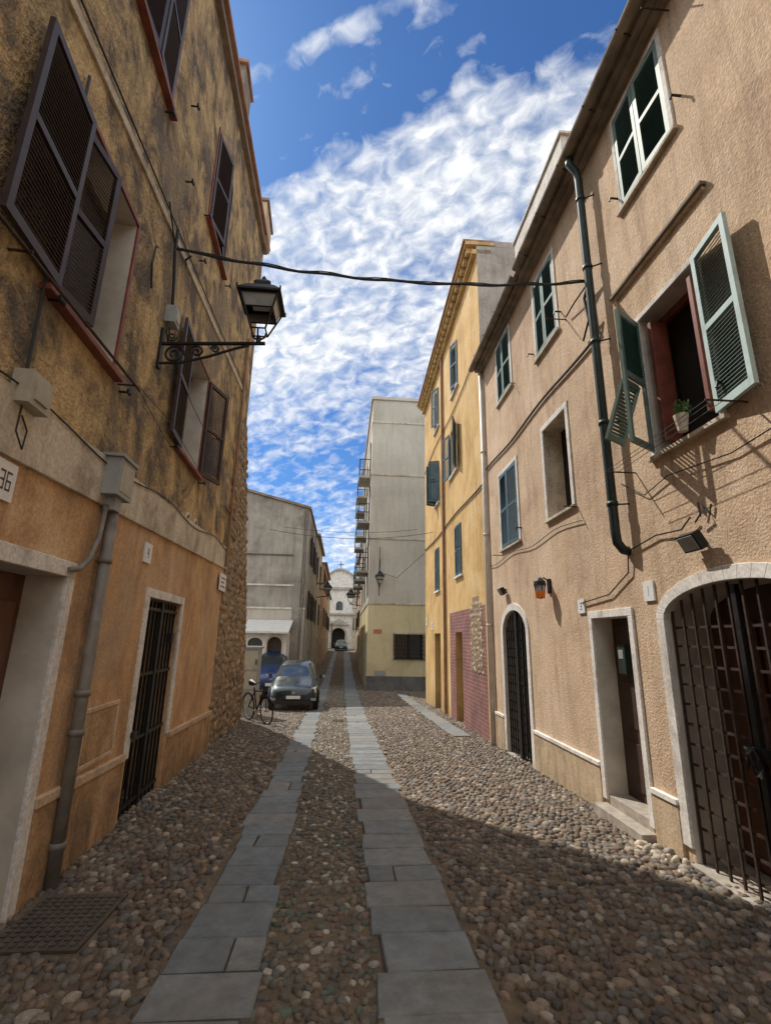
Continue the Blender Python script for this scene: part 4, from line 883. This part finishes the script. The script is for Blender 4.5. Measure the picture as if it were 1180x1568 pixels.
# ------------------------------------------------------------------ WORLD
W=bpy.data.worlds.new("World"); S.world=W; W.use_nodes=True; nt=W.node_tree; bg=nt.nodes["Background"]
SUN_EL=math.radians(51); SUN_AZ=math.radians(-38)
sky=N(nt,"ShaderNodeTexSky"); sky.sky_type='NISHITA'; sky.sun_disc=False; sky.sun_elevation=SUN_EL; sky.sun_rotation=SUN_AZ; sky.air_density=1.0; sky.dust_density=.4; sky.ozone_density=3.0
tc=N(nt,"ShaderNodeTexCoord"); sx=N(nt,"ShaderNodeSeparateXYZ"); nt.links.new(tc.outputs["Generated"],sx.inputs[0])
def M(op,a,b=None): return math_(nt,op,a,b)
zp=M('MAXIMUM',sx.outputs[2],.0)
def proj(off):
    zc=M('ADD',zp,off); cb=N(nt,"ShaderNodeCombineXYZ"); a,b_=M('DIVIDE',sx.outputs[0],zc),M('DIVIDE',sx.outputs[1],zc)
    nt.links.new(a,cb.inputs[0]); nt.links.new(b_,cb.inputs[1]); return a,b_,cb.outputs[0]
qx,qy,q=proj(.1); _,_,q2=proj(.38)
rot=mapv(nt,q2,(1,1,1),(0,0,0),(0,0,.50))     # rotate, so x runs along the cloud bands
band=noise(nt,mapv(nt,rot,(.55,3.0,1),(4.3,2.1,0)),3.2,3,.6,.6)
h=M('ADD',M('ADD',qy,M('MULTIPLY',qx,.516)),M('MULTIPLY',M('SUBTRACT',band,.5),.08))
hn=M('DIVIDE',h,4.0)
mask=ramp(nt,hn,[(.0,(1.,)*3),(.085,(1.,)*3),(.104,(.0,)*3),(.119,(.02,)*3),(.129,(.52,)*3),(.139,(.0,)*3),(.158,(.0,)*3),(.184,(.80,)*3),(.31,(.92,)*3),(.40,(.62,)*3),(.48,(.42,)*3),(.65,(.5,)*3),(1.0,(.7,)*3)])  # lowest stops: added cloud deck overhead, out of view, to fill the shade
fine=noise(nt,mapv(nt,rot,(1.0,1.35,1)),27,4,.56,.5)
mid=noise(nt,mapv(nt,rot,(1.0,1.0,1),(1,6,0)),7.5,3,.6,.6)
d=M('ADD',M('ADD',M('MULTIPLY',M('SUBTRACT',fine,.5),1.75),M('MULTIPLY',M('SUBTRACT',mid,.5),1.4)),M('MULTIPLY',M('SUBTRACT',band,.5),1.5))
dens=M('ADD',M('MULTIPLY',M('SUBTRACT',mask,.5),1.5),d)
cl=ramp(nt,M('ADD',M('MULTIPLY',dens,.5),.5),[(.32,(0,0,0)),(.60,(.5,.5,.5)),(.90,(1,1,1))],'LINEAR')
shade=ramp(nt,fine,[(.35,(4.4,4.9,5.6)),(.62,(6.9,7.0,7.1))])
overhead_fill=ramp(nt,hn,[(.08,(1.5,1.47,1.40)),(.105,(1,1,1))])  # brightens the added out-of-view overhead clouds to lift the ambient light
shade=mix(nt,shade,overhead_fill,1.0,'MULTIPLY')
skyc=mix(nt,sky.outputs[0],(.33,.56,.82),1.0,'MULTIPLY')
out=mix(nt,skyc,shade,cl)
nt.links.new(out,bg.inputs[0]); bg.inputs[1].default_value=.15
sd=bpy.data.lights.new("sun","SUN"); sd.energy=4.6; sd.angle=math.radians(.53); sd.color=(1,.94,.85)
so=bpy.data.objects.new("sun",sd); COL.objects.link(so)
dv=Vector((math.sin(SUN_AZ)*math.cos(SUN_EL),math.cos(SUN_AZ)*math.cos(SUN_EL),math.sin(SUN_EL))); so.rotation_euler=dv.to_track_quat('Z','Y').to_euler(); so.location=dv*50
# ------------------------------------------------------------------ CAMERA
p=math.radians(14.7); r=math.radians(1.03); psi=math.radians(4.59)
F=Vector((math.sin(psi)*math.cos(p),math.cos(psi)*math.cos(p),math.sin(p))); R0=Vector((math.cos(psi),-math.sin(psi),0)); U0=R0.cross(F)
R=R0*math.cos(r)+U0*math.sin(r); U=-R0*math.sin(r)+U0*math.cos(r)
cd=bpy.data.cameras.new("camera"); co=bpy.data.objects.new("camera",cd); COL.objects.link(co)
co.matrix_world=Matrix(((R.x,U.x,-F.x,0),(R.y,U.y,-F.y,0),(R.z,U.z,-F.z,1.7),(0,0,0,1)))
cd.sensor_fit='VERTICAL'; cd.sensor_height=36; cd.lens=36*740/1568; cd.clip_end=1000; cd.clip_start=.05
S.camera=co
S.view_settings.view_transform='Standard'; S.view_settings.look='None'; S.view_settings.exposure=0
